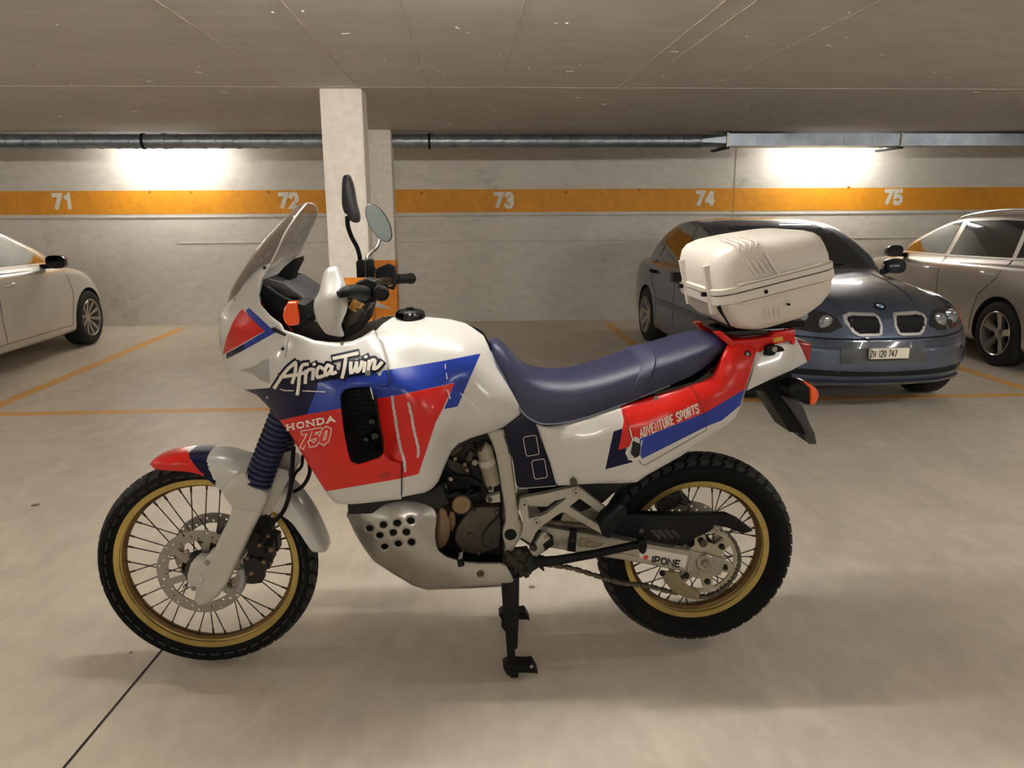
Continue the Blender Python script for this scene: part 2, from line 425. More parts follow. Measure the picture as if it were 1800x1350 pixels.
# simple stroke alphabet in a unit box (y up)
GL = {
 'A': [[(0, 0), (.5, 1), (1, 0)], [(.2, .35), (.8, .35)]], 'D': [[(.1, 0), (.1, 1), (.55, 1), (.9, .78), (.9, .22), (.55, 0), (.1, 0)]],
 'V': [[(0, 1), (.5, 0), (1, 1)]], 'E': [[(.9, 1), (.1, 1), (.1, 0), (.9, 0)], [(.1, .5), (.75, .5)]],
 'N': [[(.05, 0), (.05, 1), (.95, 0), (.95, 1)]], 'T': [[(0, 1), (1, 1)], [(.5, 1), (.5, 0)]],
 'U': [[(.08, 1), (.08, .2), (.3, 0), (.7, 0), (.92, .2), (.92, 1)]], 'R': [[(.1, 0), (.1, 1), (.7, 1), (.9, .85), (.9, .62), (.7, .5), (.1, .5)], [(.55, .5), (.92, 0)]],
 'S': [[(.92, .78), (.75, 1), (.25, 1), (.08, .8), (.08, .65), (.9, .38), (.92, .2), (.75, 0), (.25, 0), (.08, .2)]],
 'P': [[(.1, 0), (.1, 1), (.7, 1), (.9, .85), (.9, .58), (.7, .42), (.1, .42)]], 'O': [[(.5, 0), (.15, .12), (.04, .5), (.15, .88), (.5, 1), (.85, .88), (.96, .5), (.85, .12), (.5, 0)]],
 'H': [[(.1, 0), (.1, 1)], [(.9, 0), (.9, 1)], [(.1, .5), (.9, .5)]], 'I': [[(.5, 0), (.5, 1)]], 'Z': [[(.05, 1), (.95, 1), (.05, 0), (.95, 0)]],
 '1': [[(.2, .75), (.6, 1), (.6, 0)]], '2': [[(.08, .75), (.25, 1), (.75, 1), (.92, .78), (.85, .55), (.08, 0), (.95, 0)]],
 '0': [[(.5, 0), (.15, .12), (.08, .5), (.15, .88), (.5, 1), (.85, .88), (.92, .5), (.85, .12), (.5, 0)]],
 '7': [[(.05, 1), (.95, 1), (.35, 0)]], '4': [[(.72, 0), (.72, 1)], [(.70, .97), (.06, .32)], [(0, .3), (1, .3)]],
 '5': [[(.9, 1), (.18, 1), (.1, .52), (.65, .6), (.92, .42), (.92, .18), (.65, 0), (.2, 0), (.05, .18)]],
 '3': [[(.1, .85), (.3, 1), (.7, 1), (.9, .8), (.85, .6), (.45, .52)], [(.45, .52), (.88, .42), (.92, .2), (.7, 0), (.28, 0), (.08, .16)]],
 ' ': [], '-': [[(.3, .5), (.7, .5)]]}
def word(txt, o, ex, ey, adv, gw=.78):
    """strokes of txt; o origin, ex the full-advance vector of one letter, ey the letter-height vector"""
    out = []; x = 0
    for ch in txt:
        a = adv.get(ch, 1.0)
        for s in GL[ch]: out.append([(o[0]+ex[0]*(x+p[0]*gw*a)+ey[0]*p[1], o[1]+ex[1]*(x+p[0]*gw*a)+ey[1]*p[1]) for p in s])
        x += a
    return out
def box(bm, lo, hi, M=None):
    v = [bm.verts.new((M or Matrix()) @ Vector((x, y, z))) for x in (lo[0], hi[0]) for y in (lo[1], hi[1]) for z in (lo[2], hi[2])]
    for f in ((0, 1, 3, 2), (4, 6, 7, 5), (0, 4, 5, 1), (2, 3, 7, 6), (0, 2, 6, 4), (1, 5, 7, 3)): bm.faces.new([v[i] for i in f])
    return v
def boxobj(name, lo, hi, m, parent=None, bevel=0.0, smooth=35):
    bm = bmesh.new(); box(bm, lo, hi)
    if bevel: bmesh.ops.recalc_face_normals(bm, faces=bm.faces); bmesh.ops.bevel(bm, geom=bm.edges[:], offset=bevel, segments=2, affect='EDGES')
    return obj(name, bm, m, parent, smooth)

# ================================================================ THE SETTING
FLOORM = concrete('floor_screed', (200, 190, 174), (217, 207, 190), .46, .9, .10, (1, .55, 1), 1.7, (140, 126, 104), .30, tone=True)
LINEM = concrete('worn_yellow_paint', (184, 174, 158), (204, 193, 175), .5, .9, .08, yellow=True)
CEILM = concrete('ceiling_concrete', (190, 186, 182), (201, 197, 193), .75, .6, .12, (.5, 1.4, 1), 2.3, (160, 150, 140), .2, swirl=.012)
WALLM = concrete('painted_wall', (212, 208, 198), (222, 218, 208), .7, .8, .13, (.6, 1, 1.3), 1.3, (120, 112, 96), .5, swirl=.02)
ORANGE = concrete('orange_band', (222, 148, 22), (232, 158, 30), .55, 1.2, .12, (1, 1, 1), 3.0, (190, 120, 24), .3)
NUMM = concrete('number_paint', (232, 228, 214), (240, 236, 222), .6, 3, .1)
PILM = concrete('pillar_paint', (236, 228, 216), (241, 233, 222), .55, 1.4, .03, swirl=.0)
PORA = concrete('pillar_orange', (236, 140, 16), (242, 148, 24), .5, 1.4, .06)
XL, XR, YF = -12.0, 13.5, -7.0
def plane(name, a, b, c, d, m):
    bm = bmesh.new(); bm.faces.new([bm.verts.new(v) for v in (a, b, c, d)]); return tag(obj(name, bm, m, None, 0, recalc=False), kind='structure')
def slab(name, lo, hi, m, label=None): return tag(boxobj(name, lo, hi, m), kind='structure', label=label)
slab('floor', (XL-.2, YF-.2, -.12), (XR+.2, WALLY+.2, 0), FLOORM, 'pale beige power-floated concrete garage floor with faint stains')
slab('ceiling', (XL-.2, YF-.2, CEIL), (XR+.2, WALLY+.2, CEIL+.2), CEILM, 'low bare concrete ceiling with formwork joints')
WB = slab('wall_back', (XL-.2, WALLY, 0), (XR+.2, WALLY+.2, CEIL), WALLM, 'off-white painted concrete rear wall with an orange numbered band')
slab('wall_left', (XL-.2, YF, 0), (XL, WALLY, CEIL), WALLM, 'off-white concrete side wall outside the left of the view')
slab('wall_right', (XR, YF, 0), (XR+.2, WALLY, CEIL), WALLM, 'off-white concrete side wall outside the right of the view')
slab('wall_front', (XL, YF-.2, 0), (XR, YF, CEIL), WALLM, 'off-white concrete wall behind the viewpoint')
def zw(px, py): return onY(px, py, WALLY).z
# band: print on the wall, millimetres thick
zt, zb_ = zw(900, 332.5), zw(900, 373)
o = boxobj('painted_band', (XL, WALLY-.003, zb_), (XR, WALLY-.0005, zt), ORANGE, WB); tag(o, label='orange painted band')
# board joints of the wall: shallow ledges, and the vertical construction joint
bm = bmesh.new()
z = zb_-.035; box(bm, (XL, WALLY-.012, z-.006), (XR, WALLY, z))
z = zw(900, 422)
box(bm, (onY(310, 421, WALLY).x, WALLY-.006, z-.012), (XR, WALLY, z))
o = obj('board_joint', bm, WALLM, WB)
bm = bmesh.new()
z = zb_-.041; box(bm, (XL, WALLY-.0125, z-.005), (XR, WALLY-.0005, z+.0005)); z = zw(900, 422)
box(bm, (onY(310, 421, WALLY).x, WALLY-.0065, z-.015), (XR, WALLY-.0005, z-.0115))
obj('joint_shade_strip', bm, mat('joint_grey', (132, 124, 108), .8), WB)  # grey strips coloured in for the shade the ledges do not throw
bm = bmesh.new(); x = onY(1292, 300, WALLY).x; box(bm, (x-.004, WALLY-.004, 0), (x+.004, WALLY-.0031, CEIL)); obj('construction_joint', bm, mat('joint_grey', (132, 124, 108), .8), WB)
bm = bmesh.new()
for px, py in ((263, 338), (336, 338), (472, 338), (741, 339), (873, 338), (995, 338), (1492, 330), (1124, 334)):
    p = onY(px, py, WALLY-.004); lathe(bm, [(0, 0), (.018, 0), (.021, .004)], p, 'Y', 12)
obj('anchor_plug', bm, mat('plug_brown', (168, 108, 24), .7), WB)
# bay numbers, print on the band
def bay_number(txt, px, py):
    c = onY(px, py, WALLY-.0045); h = .185; w = .125
    sl = word(txt, (c.x-w*1.02, c.z-h/2+.015), (w*1.05, 0), (0, h-.03), {}, .74)
    o = strokes('bay_number', sl, .049, lambda x, z: Vector((x, WALLY-.0045, z)), NUMM, WB, ext=.012)
    o['label'] = 'white painted bay number ' + txt
for t, px, py in (('71', 112, 354.5), ('72', 509, 353), ('73', 887, 352), ('74', 1241, 349), ('75', 1572, 346.5)): bay_number(t, px, py)
# ceiling formwork joints
CE = bpy.data.objects['ceiling']
for i, (x, y0, y1) in enumerate([(onZ(500, 152, CEIL).x, -6.5, 5.35), (onZ(627, 150, CEIL).x, -6.5, 5.35), (onZ(753, 155, CEIL).x, -6.5, 7.4), (onZ(890, 120, CEIL).x, -6.5, 5.6), (onZ(1090, 150, CEIL).x, -6.5, 5.3), (onZ(1220, 80, CEIL).x, -6.5, 5.3), (onZ(1390, 80, CEIL).x, -6.5, 5.0)]):
    boxobj('formwork_joint', (x-.003, y0, CEIL-.003), (x+.003, y1, CEIL), mat('joint_pale', (186, 174, 158), .8, var=.3, scale=6), CE)
for x0, x1, y in [(-4.5, 9.0, onZ(700, 153, CEIL).y), (-9.5, -1.0, onZ(700, 153, CEIL).y+.01)][:1]:
    boxobj('formwork_joint', (x0, y-.003, CEIL-.0025), (x1, y+.003, CEIL), MATS['joint_pale'], CE)
bm = bmesh.new(); rn = random.Random(5)
for i in range(150):
    x, y = rn.uniform(-4, 4.5), rn.uniform(2.9, 7.6); a = rn.uniform(0, PI); l = rn.choice((.004, .005, .006, .02)); w = .0035
    box(bm, (-l, -w, CEIL-.0025), (l, w, CEIL), Matrix.Translation((x, y, 0)) @ Matrix.Rotation(a, 4, 'Z'))
tag(obj('mortar_fleck', bm, mat('fleck_white', (226, 220, 210), .8), CE, 0), kind='stuff')
# floor expansion joint running under the front wheel
FL = bpy.data.objects['floor']
a, b = onZ(282, 1146), onZ(112, 1350)
bm = bmesh.new(); d = (b-a).normalized(); e = a+d*2.6; a = a-d*.03; n = Vector((-d.y, d.x, 0))*.0045
f = bm.faces.new([bm.verts.new(v+Vector((0, 0, .0008))) for v in (a-n, a+n, e+n, e-n)]); extr(bm, (0, 0, -.0006))
obj('expansion_joint', bm, mat('joint_black', (48, 44, 38), .9), FL)
# bay lines
for x in (-6.2, -3.55, -.90, 1.755, 4.43, 7.1, 9.75):
    o = boxobj('bay_line', (x-.056, 5.5, .0002), (x+.056, WALLY-.25, .0014), LINEM, FL, smooth=0)
boxobj('bay_line', (XL+.5, 5.50, .0003), (XR-.5, 5.60, .0016), LINEM, FL, smooth=0)
# spots on the floor
bm = bmesh.new()
for px, py, r in ((935, 1032, .013), (62, 888, .02), (230, 1147, .006), (905, 785, .01)):
    p = onZ(px, py); lathe(bm, [(0, .0009), (r, .0009), (r, .0002)], p, 'Z', 14)
obj('oil_spot', bm, mat('spot_grey', (122, 110, 92), .7), FL)
# pillars
def pillar(name, x0, x1, y0, dep, py_or, label):
    r = empty(name, ((x0+x1)/2, y0+dep/2, 0), label, 'pillar')
    zo = onY((x0+x1)/2*0+600, py_or, y0).z
    boxobj('shaft', (x0, y0, 0), (x1, y0+dep, CEIL), PILM, r, .006)
    bm = bmesh.new(); box(bm, (x0-.0015, y0-.0015, 0), (x1+.0015, y0+dep+.0015, zo))
    obj('orange_base', bm, PORA, r, 0)
    return r
yp = onZ(598, 155, CEIL).y
pillar('concrete_pillar', onY(561, 155, yp).x, onY(635, 155, yp).x, yp, .26, 488, 'white square pillar with orange base directly behind the handlebar')
yp2 = onZ(665, 228, CEIL).y
pillar('concrete_pillar', onY(686, 228, yp2).x-.26, onY(686, 228, yp2).x, yp2, .26, 458, 'white pillar with orange base farther back, half hidden by the front one')
for x in (-9.0, 7.25): 
    pillar('concrete_pillar', x, x+.3, yp, .26, 488, 'white square pillar outside the view beside the parking bays')
# ventilation duct under the ceiling
GALV = mat('galvanised_steel', (150, 158, 166), .36, metal=.85, var=.22, scale=5, bump=.05)
DY = 8.3
ztop, zbot = onY(900, 235.5, DY).z, onY(900, 260.5, DY).z; rd = (ztop-zbot)/2; zc = (ztop+zbot)/2
xe = onY(1232, 248, DY).x
duct = empty('ventilation_duct', (0, DY, zc), 'long galvanised spiral duct turning into a flat rectangular duct under the ceiling', 'duct')
def spiral(x0, x1):
    bm = bmesh.new(); prof = []; x = x0
    while x < x1:
        prof += [(rd, x), (rd, min(x1, x+.155)), (rd+.0055, min(x1, x+.158)), (rd+.0055, min(x1, x+.168)), (rd, min(x1, x+.171))]; x += .171
    n = 28; rows = []
    for j in range(n+1):
        a = 2*PI*j/n; sh = .171*j/n
        rows.append([bm.verts.new((min(x1, h+sh), DY+r*math.cos(a), zc+r*math.sin(a))) for r, h in prof])
    for j in range(n):
        for i in range(len(prof)-1):
            try: bm.faces.new([rows[j][i], rows[j+1][i], rows[j+1][i+1], rows[j][i+1]])
            except ValueError: pass
    bmesh.ops.remove_doubles(bm, verts=bm.verts, dist=1e-5)
    return bm
obj('spiral_pipe', spiral(XL, xe), GALV, duct)
for px in (253, 290, 755, 787):
    x = onY(px, 248, DY).x; bm = lathe(bmesh.new(), [(rd, -.012), (rd+.009, -.012), (rd+.009, .012), (rd, .012)], (x, DY, zc), 'X', 28)
    obj('coupling_ring', bm, GALV if px in (290, 787) else BLACK, duct)
xr = onY(1275, 248, DY).x
bm = bmesh.new(); n = 28; A = []; Bq = []
for j in range(n):
    a = 2*PI*j/n; ca, sa = math.cos(a), math.sin(a); A.append(bm.verts.new((xe, DY+rd*ca, zc+rd*sa)))
    k = 1/max(abs(ca)/.16, abs(sa)/(rd*.86)); Bq.append(bm.verts.new((xr, DY+.09+ca*k, zc+.008+sa*k)))
for j in range(n): bm.faces.new([A[j], A[(j+1) % n], Bq[(j+1) % n], Bq[j]])
obj('transition_piece', bm, GALV, duct, 20)
ra, rb = zc+.008-rd*.86, zc+.008+rd*.86
segs = [xr, onY(1578, 248, DY).x, onY(1578, 248, DY).x+2.8, XR]
for i in range(3): boxobj('rectangular_duct', (segs[i]+.012, DY-.07, ra), (segs[i+1]-.012, DY+.25, rb), GALV, duct, .003)
for x in segs[:3]:
    boxobj('flange', (x-.012, DY-.085, ra-.012), (x+.012, DY+.265, rb+.008), STEEL, duct, .002)
    boxobj('hanger_rail', (x-.02, DY-.09, ra-.032), (x+.02, DY+.42, ra-.012), BLACK, duct)
bm = bmesh.new()
for i in range(2):
    k = 6 if i == 0 else 6; w = (segs[i+1]-segs[i])/k
    for q in range(1, k): box(bm, (segs[i]+w*q-.003, DY-.0735, ra+.004), (segs[i]+w*q+.003, DY-.0695, rb-.004))
tag(obj('stiffening_bead', bm, GALV, duct), kind='stuff')
# fluorescent battens
def batten(x0, x1, y, label, z=None, group=None, zc_=CEIL):
    tm = SPOT_WALL if y > 8 else SPOT_CW
    t = empty('fluorescent_lamp', ((x0+x1)/2, y, zc_), label, 'ceiling lamp', group)
    boxobj('housing', (x0, y-.05, zc_-.035), (x1, y+.05, zc_), mat('lamp_housing', (224, 222, 214), .4), t, .004)
    bm = lathe(bmesh.new(), [(0, x0+.03), (.014, x0+.03), (.014, x1-.03), (0, x1-.03)], (0, y, zc_-.053), 'X', 14)
    obj('tube', bm, tm, t)
    for x in (x0+.005, x1-.03): boxobj('tube_holder', (x, y-.018, zc_-.072), (x+.025, y+.018, zc_-.034), MATS['lamp_housing'], t)
    return t
WY = WALLY-.42
batten(onY(185, 262, WY).x, onY(370, 262, WY).x, WY, 'glowing tube lamp on the rear wall near the white hatchback', group=None)
batten(onY(1385, 262, WY).x, onY(1560, 262, WY).x, WY, 'glowing tube lamp on the rear wall between saloon and estate car')
for x, w_ in ((-10.4, 'far left'), (12.0, 'far right')): batten(x-.6, x+.6, WY, 'tube lamp at the %s end of the rear wall' % w_)
for y, rn in ((2.36, 'over the motorcycle row'), (-2.3, 'at the far side of the lane')):
    for x, cn in ((-8.7, 'leftmost'), (-4.4, 'left'), (-.1, 'central'), (4.2, 'right'), (8.5, 'rightmost')): batten(x-.75, x+.75, y, '%s ceiling tube lamp %s' % (cn, rn), group='lane lamps')

# ================================================================ THE CARS
def paintm(name, rgb, metal, rough=.3, flake=.05): return mat(name, rgb, rough, metal=metal, coat=1.0, var=flake, scale=3)
CGLASS = mat('car_glass', (22, 30, 28), .03, var=.1, scale=3, coat=1.0)
LAMPG = mat('lamp_glass', (120, 126, 128), .08, metal=.5, coat=1.0, var=.55, scale=16)
LAMPD = mat('lamp_dark', (24, 26, 30), .08, coat=1.0, var=.5, scale=12)
CHROME = mat('chrome', (226, 226, 226), .25, metal=.6, var=.03)
ALLOY = mat('alloy', (176, 172, 164), .3, metal=.75, var=.06)
CTYRE = mat('car_tyre', (22, 21, 20), .8, var=.2, scale=20)
LINER = mat('arch_liner', (8, 8, 8), .9, var=.2)
def interp(tab):
    xs = [t[0] for t in tab]; n = len(tab); k = len(tab[0])-1; h = [xs[i+1]-xs[i] for i in range(n-1)]
    def g(x):
        x = min(max(x, xs[0]), xs[-1]); i = 0
        while i < n-2 and x > xs[i+1]: i += 1
        t = (x-xs[i])/h[i]; out = []
        for c in range(1, k+1):
            y = [r[c] for r in tab]; d = [(y[j+1]-y[j])/h[j] for j in range(n-1)]
            def m(j):
                if j == 0: return d[0]
                if j == n-1: return d[-1]
                return 0 if d[j-1]*d[j] <= 0 else 2*d[j-1]*d[j]/(d[j-1]+d[j])
            a, b = m(i)*h[i], m(i+1)*h[i]
            out.append(y[i]*(2*t**3-3*t*t+1)+a*(t**3-2*t*t+t)+y[i+1]*(-2*t**3+3*t*t)+b*(t**3-t*t))
        return out
    return g
class Car:
    """x: distance back from the nose, y: sideways (+ to the car's left), z: up"""
    def __init__(s, name, label, spec, M, paint):
        s.M = M; s.sp = spec; s.paint = paint
        s.root = empty(name, M @ Vector((spec['L']/2, 0, 0)), label, 'car'); s.build()
    def add(s, name, bm, m, smooth=35, parent=None, kind=None):
        bmesh.ops.transform(bm, matrix=s.M, verts=bm.verts); o = obj(name, bm, m, parent or s.root, smooth)
        if kind: o['kind'] = kind
        return o
    def build(s):
        sp = s.sp; L = sp['L']; g = interp(sp['prof'])       # x -> top z, belt z, half width, sill z
        xs = []; x = 0
        while x < L: xs.append(x); x += .02 if x < .3 or x > L-.3 else .055
        xs.append(L); nose, tail = sp['nose'], sp['tail']
        def ringpts(x):
            zt, zb, w, zs = g(x); h = zt-zb
            gh = min(1, max(0, (h-.07)/.12))
            wr = (w-.28)*(1-gh)+(w-.07-.36*h)*gh; ze = (zt-.022)*(1-gh)+(zt-.055)*gh
            pts = [(0, zs), (w-.16, zs), (w-.05, zs+.01), (w-.012, zs+.07), (w-.002, zs+.22), (w, (zs+zb)/2+.06), (w-.012, zb-.10), (w-.035, zb-.035), (w-.072, zb), (w-.072-(w-.072-wr)*.5, zb+(ze-zb)*.5), (wr, ze), (wr-.07, zt-.018*(1+gh*.3)), (wr*.55, zt-.004), (0, zt)]
            return pts
        bm = bmesh.new(); rows = []
        def place(x, y, z, w):
            a = abs(y)/max(w, .1); f0 = max(0, 1-x/.9)**1.5; f1 = max(0, 1-(L-x)/.9)**1.5
            dx = f0*(nose[0]*a**3.0+nose[1]*max(0, z-nose[2])+nose[3]*max(0, .34-z))-f1*(tail[0]*a**3+tail[1]*max(0, z-tail[2])+tail[3]*max(0, .34-z))
            return Vector((x+dx, y, z))
        for x in xs:
            pts = smoothpoly(ringpts(x), False, 3); w = g(x)[2]
            full = pts+[(-y, z) for y, z in reversed(pts[1:-1])]
            rows.append([bm.verts.new(place(x, y, z, w)) for y, z in full])
        n = len(rows[0])
        for i in range(len(rows)-1):
            for j in range(n): bm.faces.new([rows[i][j], rows[i][(j+1) % n], rows[i+1][(j+1) % n], rows[i+1][j]])
        for x, row, rev in ((0, rows[0], True), (L, rows[-1], False)):
            prev = row; w = g(x)[2]; pts = smoothpoly(ringpts(x), False, 3); full = pts+[(-y, z) for y, z in reversed(pts[1:-1])]; zc0 = (g(x)[0]+g(x)[3])/2
            for k in (.93, .8, .6, .35):
                cur = [bm.verts.new(place(x, y*k, zc0+(z-zc0)*k, w)) for y, z in full]
                for j in range(n): bm.faces.new([prev[j], prev[(j+1) % n], cur[(j+1) % n], cur[j]] if rev is False else [cur[j], cur[(j+1) % n], prev[(j+1) % n], prev[j]])
                prev = cur
            bm.faces.new(prev)
        bmesh.ops.recalc_face_normals(bm, faces=bm.faces)
        me = bpy.data.meshes.new('body'); bm.to_mesh(me); bm.free(); me.materials.append(s.paint); me.materials.append(LINER)
        tmp = bpy.data.objects.new('tmp_body', me); COL.objects.link(tmp)
        cb = bmesh.new()
        for ax in sp['axles']:
            for sy in (-1, 1):
                w = g(ax)[2]; r = sp['arch']
                A = [cb.verts.new((ax+r*math.cos(2*PI*k/40), sy*(w-.25), sp['wr']+.0+r*math.sin(2*PI*k/40))) for k in range(40)]
                B = [cb.verts.new((v.co.x, sy*(w+.2), v.co.z)) for v in A]
                cb.faces.new(A); cb.faces.new(B[::-1])
                for k in range(40): cb.faces.new([A[k], B[k], B[(k+1) % 40], A[(k+1) % 40]])
        bmesh.ops.recalc_face_normals(cb, faces=cb.faces)
        cme = bpy.data.meshes.new('cut'); cb.to_mesh(cme); cb.free(); cme.materials.append(LINER)
        cut = bpy.data.objects.new('tmp_cut', cme); COL.objects.link(cut)
        md = tmp.modifiers.new('b', 'BOOLEAN'); md.object = cut; md.operation = 'DIFFERENCE'; md.solver = 'EXACT'; md.material_mode = 'TRANSFER'
        dg = bpy.context.evaluated_depsgraph_get(); dg.update(); ev = bpy.data.meshes.new_from_object(tmp.evaluated_get(dg))
        bpy.data.objects.remove(tmp); bpy.data.objects.remove(cut)
        bb = bmesh.new(); bb.from_mesh(ev); s.bvh = BVHTree.FromBMesh(bb); mi = [f.material_index for f in bb.faces]
        body = bmesh.new(); body.from_mesh(ev); bb.free()
        names = [m.name if m else '' for m in ev.materials]; idx = {i: (1 if 'arch' in nm else 0) for i, nm in enumerate(names)}
        for f in body.faces: f.material_index = idx.get(f.material_index, 0)
        s.body = s.add('body', body, [s.paint, LINER], 38); s.g = g
        for ax in sp['axles']:
            for sy in (-1, 1): s.wheel(ax, sy)
    def wheel(s, ax, sy):
        sp = s.sp; R = sp['wr']; w = s.g(ax)[2]; y = sy*(w-.105); c = Vector((ax, y, R)); h = .10
        prof = [(R*.62, -h), (R*.70, -h*1.05), (R*.85, -h*1.08), (R*.95, -h*.95), (R, -h*.7), (R, h*.7), (R*.95, h*.95), (R*.85, h*1.08), (R*.70, h*1.05), (R*.62, h)]
        t = s.add('tyre', lathe(bmesh.new(), prof, c, 'Y', 40), CTYRE, 40)
        rr = R*.66; bm = lathe(bmesh.new(), [(rr*1.02, sy*h*1.06), (rr, sy*h*1.1), (rr*.95, sy*h*1.0), (rr*.92, sy*h*.3), (rr*.92, -sy*h*.8)], c, 'Y', 40)
        ns = sp['spokes']
        for k in range(ns):
            a = 2*PI*k/ns+.2; M = Matrix.Translation(c) @ Matrix.Rotation(-a, 4, 'Y'); wd_ = sp['spw']
            v = [bm.verts.new(M @ Vector(p)) for p in ((.02, sy*h*.62, -wd_*.55), (.02, sy*h*.62, wd_*.55), (rr*.95, sy*h*.98, wd_), (rr*.95, sy*h*.98, -wd_), (.02, sy*h*.3, -wd_*.55), (.02, sy*h*.3, wd_*.55), (rr*.95, sy*h*.6, wd_), (rr*.95, sy*h*.6, -wd_))]
            for f in ((0, 1, 2, 3), (4, 7, 6, 5), (0, 4, 5, 1), (2, 6, 7, 3), (1, 5, 6, 2), (0, 3, 7, 4)): bm.faces.new([v[i] for i in f])
        lathe(bm, [(0, sy*h*.78), (.03, sy*h*.76), (.06, sy*h*.62), (.06, sy*h*.3)], c, 'Y', 24)
        o = s.add('rim', bm, ALLOY, 30)
        s.add('brake_drum', lathe(bmesh.new(), [(0, sy*h*.2), (rr*.9, sy*h*.15), (rr*.9, -sy*h*.2), (0, -sy*h*.2)], c, 'Y', 24), LINER, 30)
    def hit(s, axis, a, b, side=1):
        if axis == 'side': o, d = Vector((a, side*3, b)), Vector((0, -side, 0))
        elif axis == 'front': o, d = Vector((-3, a, b)), Vector((1, 0, 0))
        elif axis == 'rear': o, d = Vector((s.sp['L']+3, a, b)), Vector((-1, 0, 0))
        else: o, d = Vector((a, b, 4)), Vector((0, 0, -1))
        loc, nor, i, t = s.bvh.ray_cast(o, d); return (loc, d, nor) if loc else None
    def patch(s, name, poly, m, axis='side', side=1, e=.004, sp=.05, depth=.012, parent=None, smooth=40, inset=0.0, holes=()):
        vs, fs, _ = tri2d(poly, holes, sp=sp)
        bm = bmesh.new(); T = {}; B = {}
        for i, (a, b) in enumerate(vs):
            h = s.hit(axis, a, b, side)
            if h: T[i] = bm.verts.new(h[0]-h[1]*(e-inset)); B[i] = bm.verts.new(h[0]+h[1]*depth)
        ed = set()
        for f in fs:
            if all(i in T for i in f):
                zs = [T[i].co for i in f]
                if max((p-q).length for p in zs for q in zs) > sp*7: continue
                bm.faces.new([T[i] for i in f])
                for k in range(len(f)): ed.add((f[k], f[(k+1) % len(f)]))
        for i, j in ed:
            if (j, i) not in ed: bm.faces.new([T[j], T[i], B[i], B[j]])
        bmesh.ops.delete(bm, geom=[v for v in bm.verts if not v.link_faces], context='VERTS')
        return s.add(name, bm, m, smooth, parent)
    def line(s, name, pts, w, m, axis='side', side=1, e=.0015, sp=.06, parent=None):
        bm = bmesh.new()
        def place(a, b):
            h = s.hit(axis, a, b, side) or s.hit(axis, a, b-.01, side); return h[0]-h[1]*e if h else Vector((a, side*.8, b))
        ribbon(bm, resamp(pts, sp, False), w, place)
        d = {'side': (0, -side, 0), 'front': (1, 0, 0), 'rear': (-1, 0, 0), 'top': (0, 0, -1)}[axis]; extr(bm, Vector(d)*.004)
        return s.add(name, bm, m, 0, parent)
    def box(s, name, lo, hi, m, bevel=.01, M=None, parent=None, seg=2):
        bm = bmesh.new(); box(bm, lo, hi, M); bmesh.ops.recalc_face_normals(bm, faces=bm.faces)
        if bevel: bmesh.ops.bevel(bm, geom=bm.edges[:], offset=bevel, segments=seg, affect='EDGES')
        return s.add(name, bm, m, 40, parent)
    def door_mirror(s, x, z, m, glass_side_front=False):
        for sy in (-1, 1):
            w = s.g(x)[2]-.07; bm = bmesh.new(); n = 16; rows = []
            for xx, k in ((-.07, .35), (-.055, .75), (-.02, .98), (.03, 1.0), (.05, .96)):
                rows.append([bm.verts.new((x+xx+.02*math.cos(2*PI*i/n), sy*(w+.145+.105*k*abs(math.cos(2*PI*i/n))**.7*(1 if math.cos(2*PI*i/n) > 0 else -1)), z+.035+.066*k*abs(math.sin(2*PI*i/n))**.7*(1 if math.sin(2*PI*i/n) > 0 else -1))) for i in range(n)])
            for a in range(4):
                for i in range(n): bm.faces.new([rows[a][i], rows[a][(i+1) % n], rows[a+1][(i+1) % n], rows[a+1][i]])
            bm.faces.new(rows[0]); bm.faces.new(rows[-1][::-1]); mo = s.add('door_mirror', bm, m, 50)
            s.box('mirror_foot', (x-.03, min(sy*(w-.03), sy*(w+.08)), z-.03), (x+.03, max(sy*(w-.03), sy*(w+.08)), z+.01), BLACK, .008)
    def handle(s, x, z, m, side):
        h = s.hit('side', x, z, side)
        if not h: return
        p = h[0]; bm = sweep(bmesh.new(), [p+Vector((-.085, -side*.006, 0)), p+Vector((-.06, side*.022, .003)), p+Vector((.05, side*.024, .004)), p+Vector((.085, -side*.006, .002))], [.013, .018, .018, .013], 10)
        return s.add('door_handle', bm, m, 40)

# ---- dark blue-grey saloon, nose towards the viewer
k = .94
def sc_(v): return [tuple(q*k for q in r) for r in v]
SAL = dict(L=4.47*k, wr=.315*k, arch=.345*k, axles=(.78*k, 3.505*k), spokes=7, spw=.030, nose=(.30, .55, .50*k, .45), tail=(.22, .3, .6, .3),
  prof=sc_([(0, .725, .66, .79, .25), (.06, .785, .71, .815, .22), (.15, .825, .75, .83, .20), (.35, .87, .79, .852, .18), (.7, .915, .83, .865, .18), (1.15, .96, .865, .869, .18), (1.38, .995, .895, .869, .18), (1.55, 1.09, .905, .869, .18), (1.85, 1.25, .915, .869, .18), (2.15, 1.36, .92, .869, .18), (2.45, 1.405, .925, .869, .18), (2.8, 1.41, .93, .869, .18), (3.1, 1.385, .935, .869, .18), (3.4, 1.30, .94, .868, .18), (3.65, 1.17, .945, .865, .19), (3.85, 1.06, .94, .86, .2), (4.0, 1.025, .93, .85, .21), (4.3, .99, .90, .82, .24), (4.47, .94, .86, .77, .28)]))
Y0 = 4.98
car1 = Car('saloon_car', 'dark blue-grey saloon car parked nose forward in bay 74, number plate ZH 120 747', SAL, Matrix.Translation((2.87, Y0, 0)) @ Matrix.Rotation(PI/2+math.radians(2.4), 4, 'Z'), paintm('blue_grey_paint', (74, 86, 106), .55, .32))
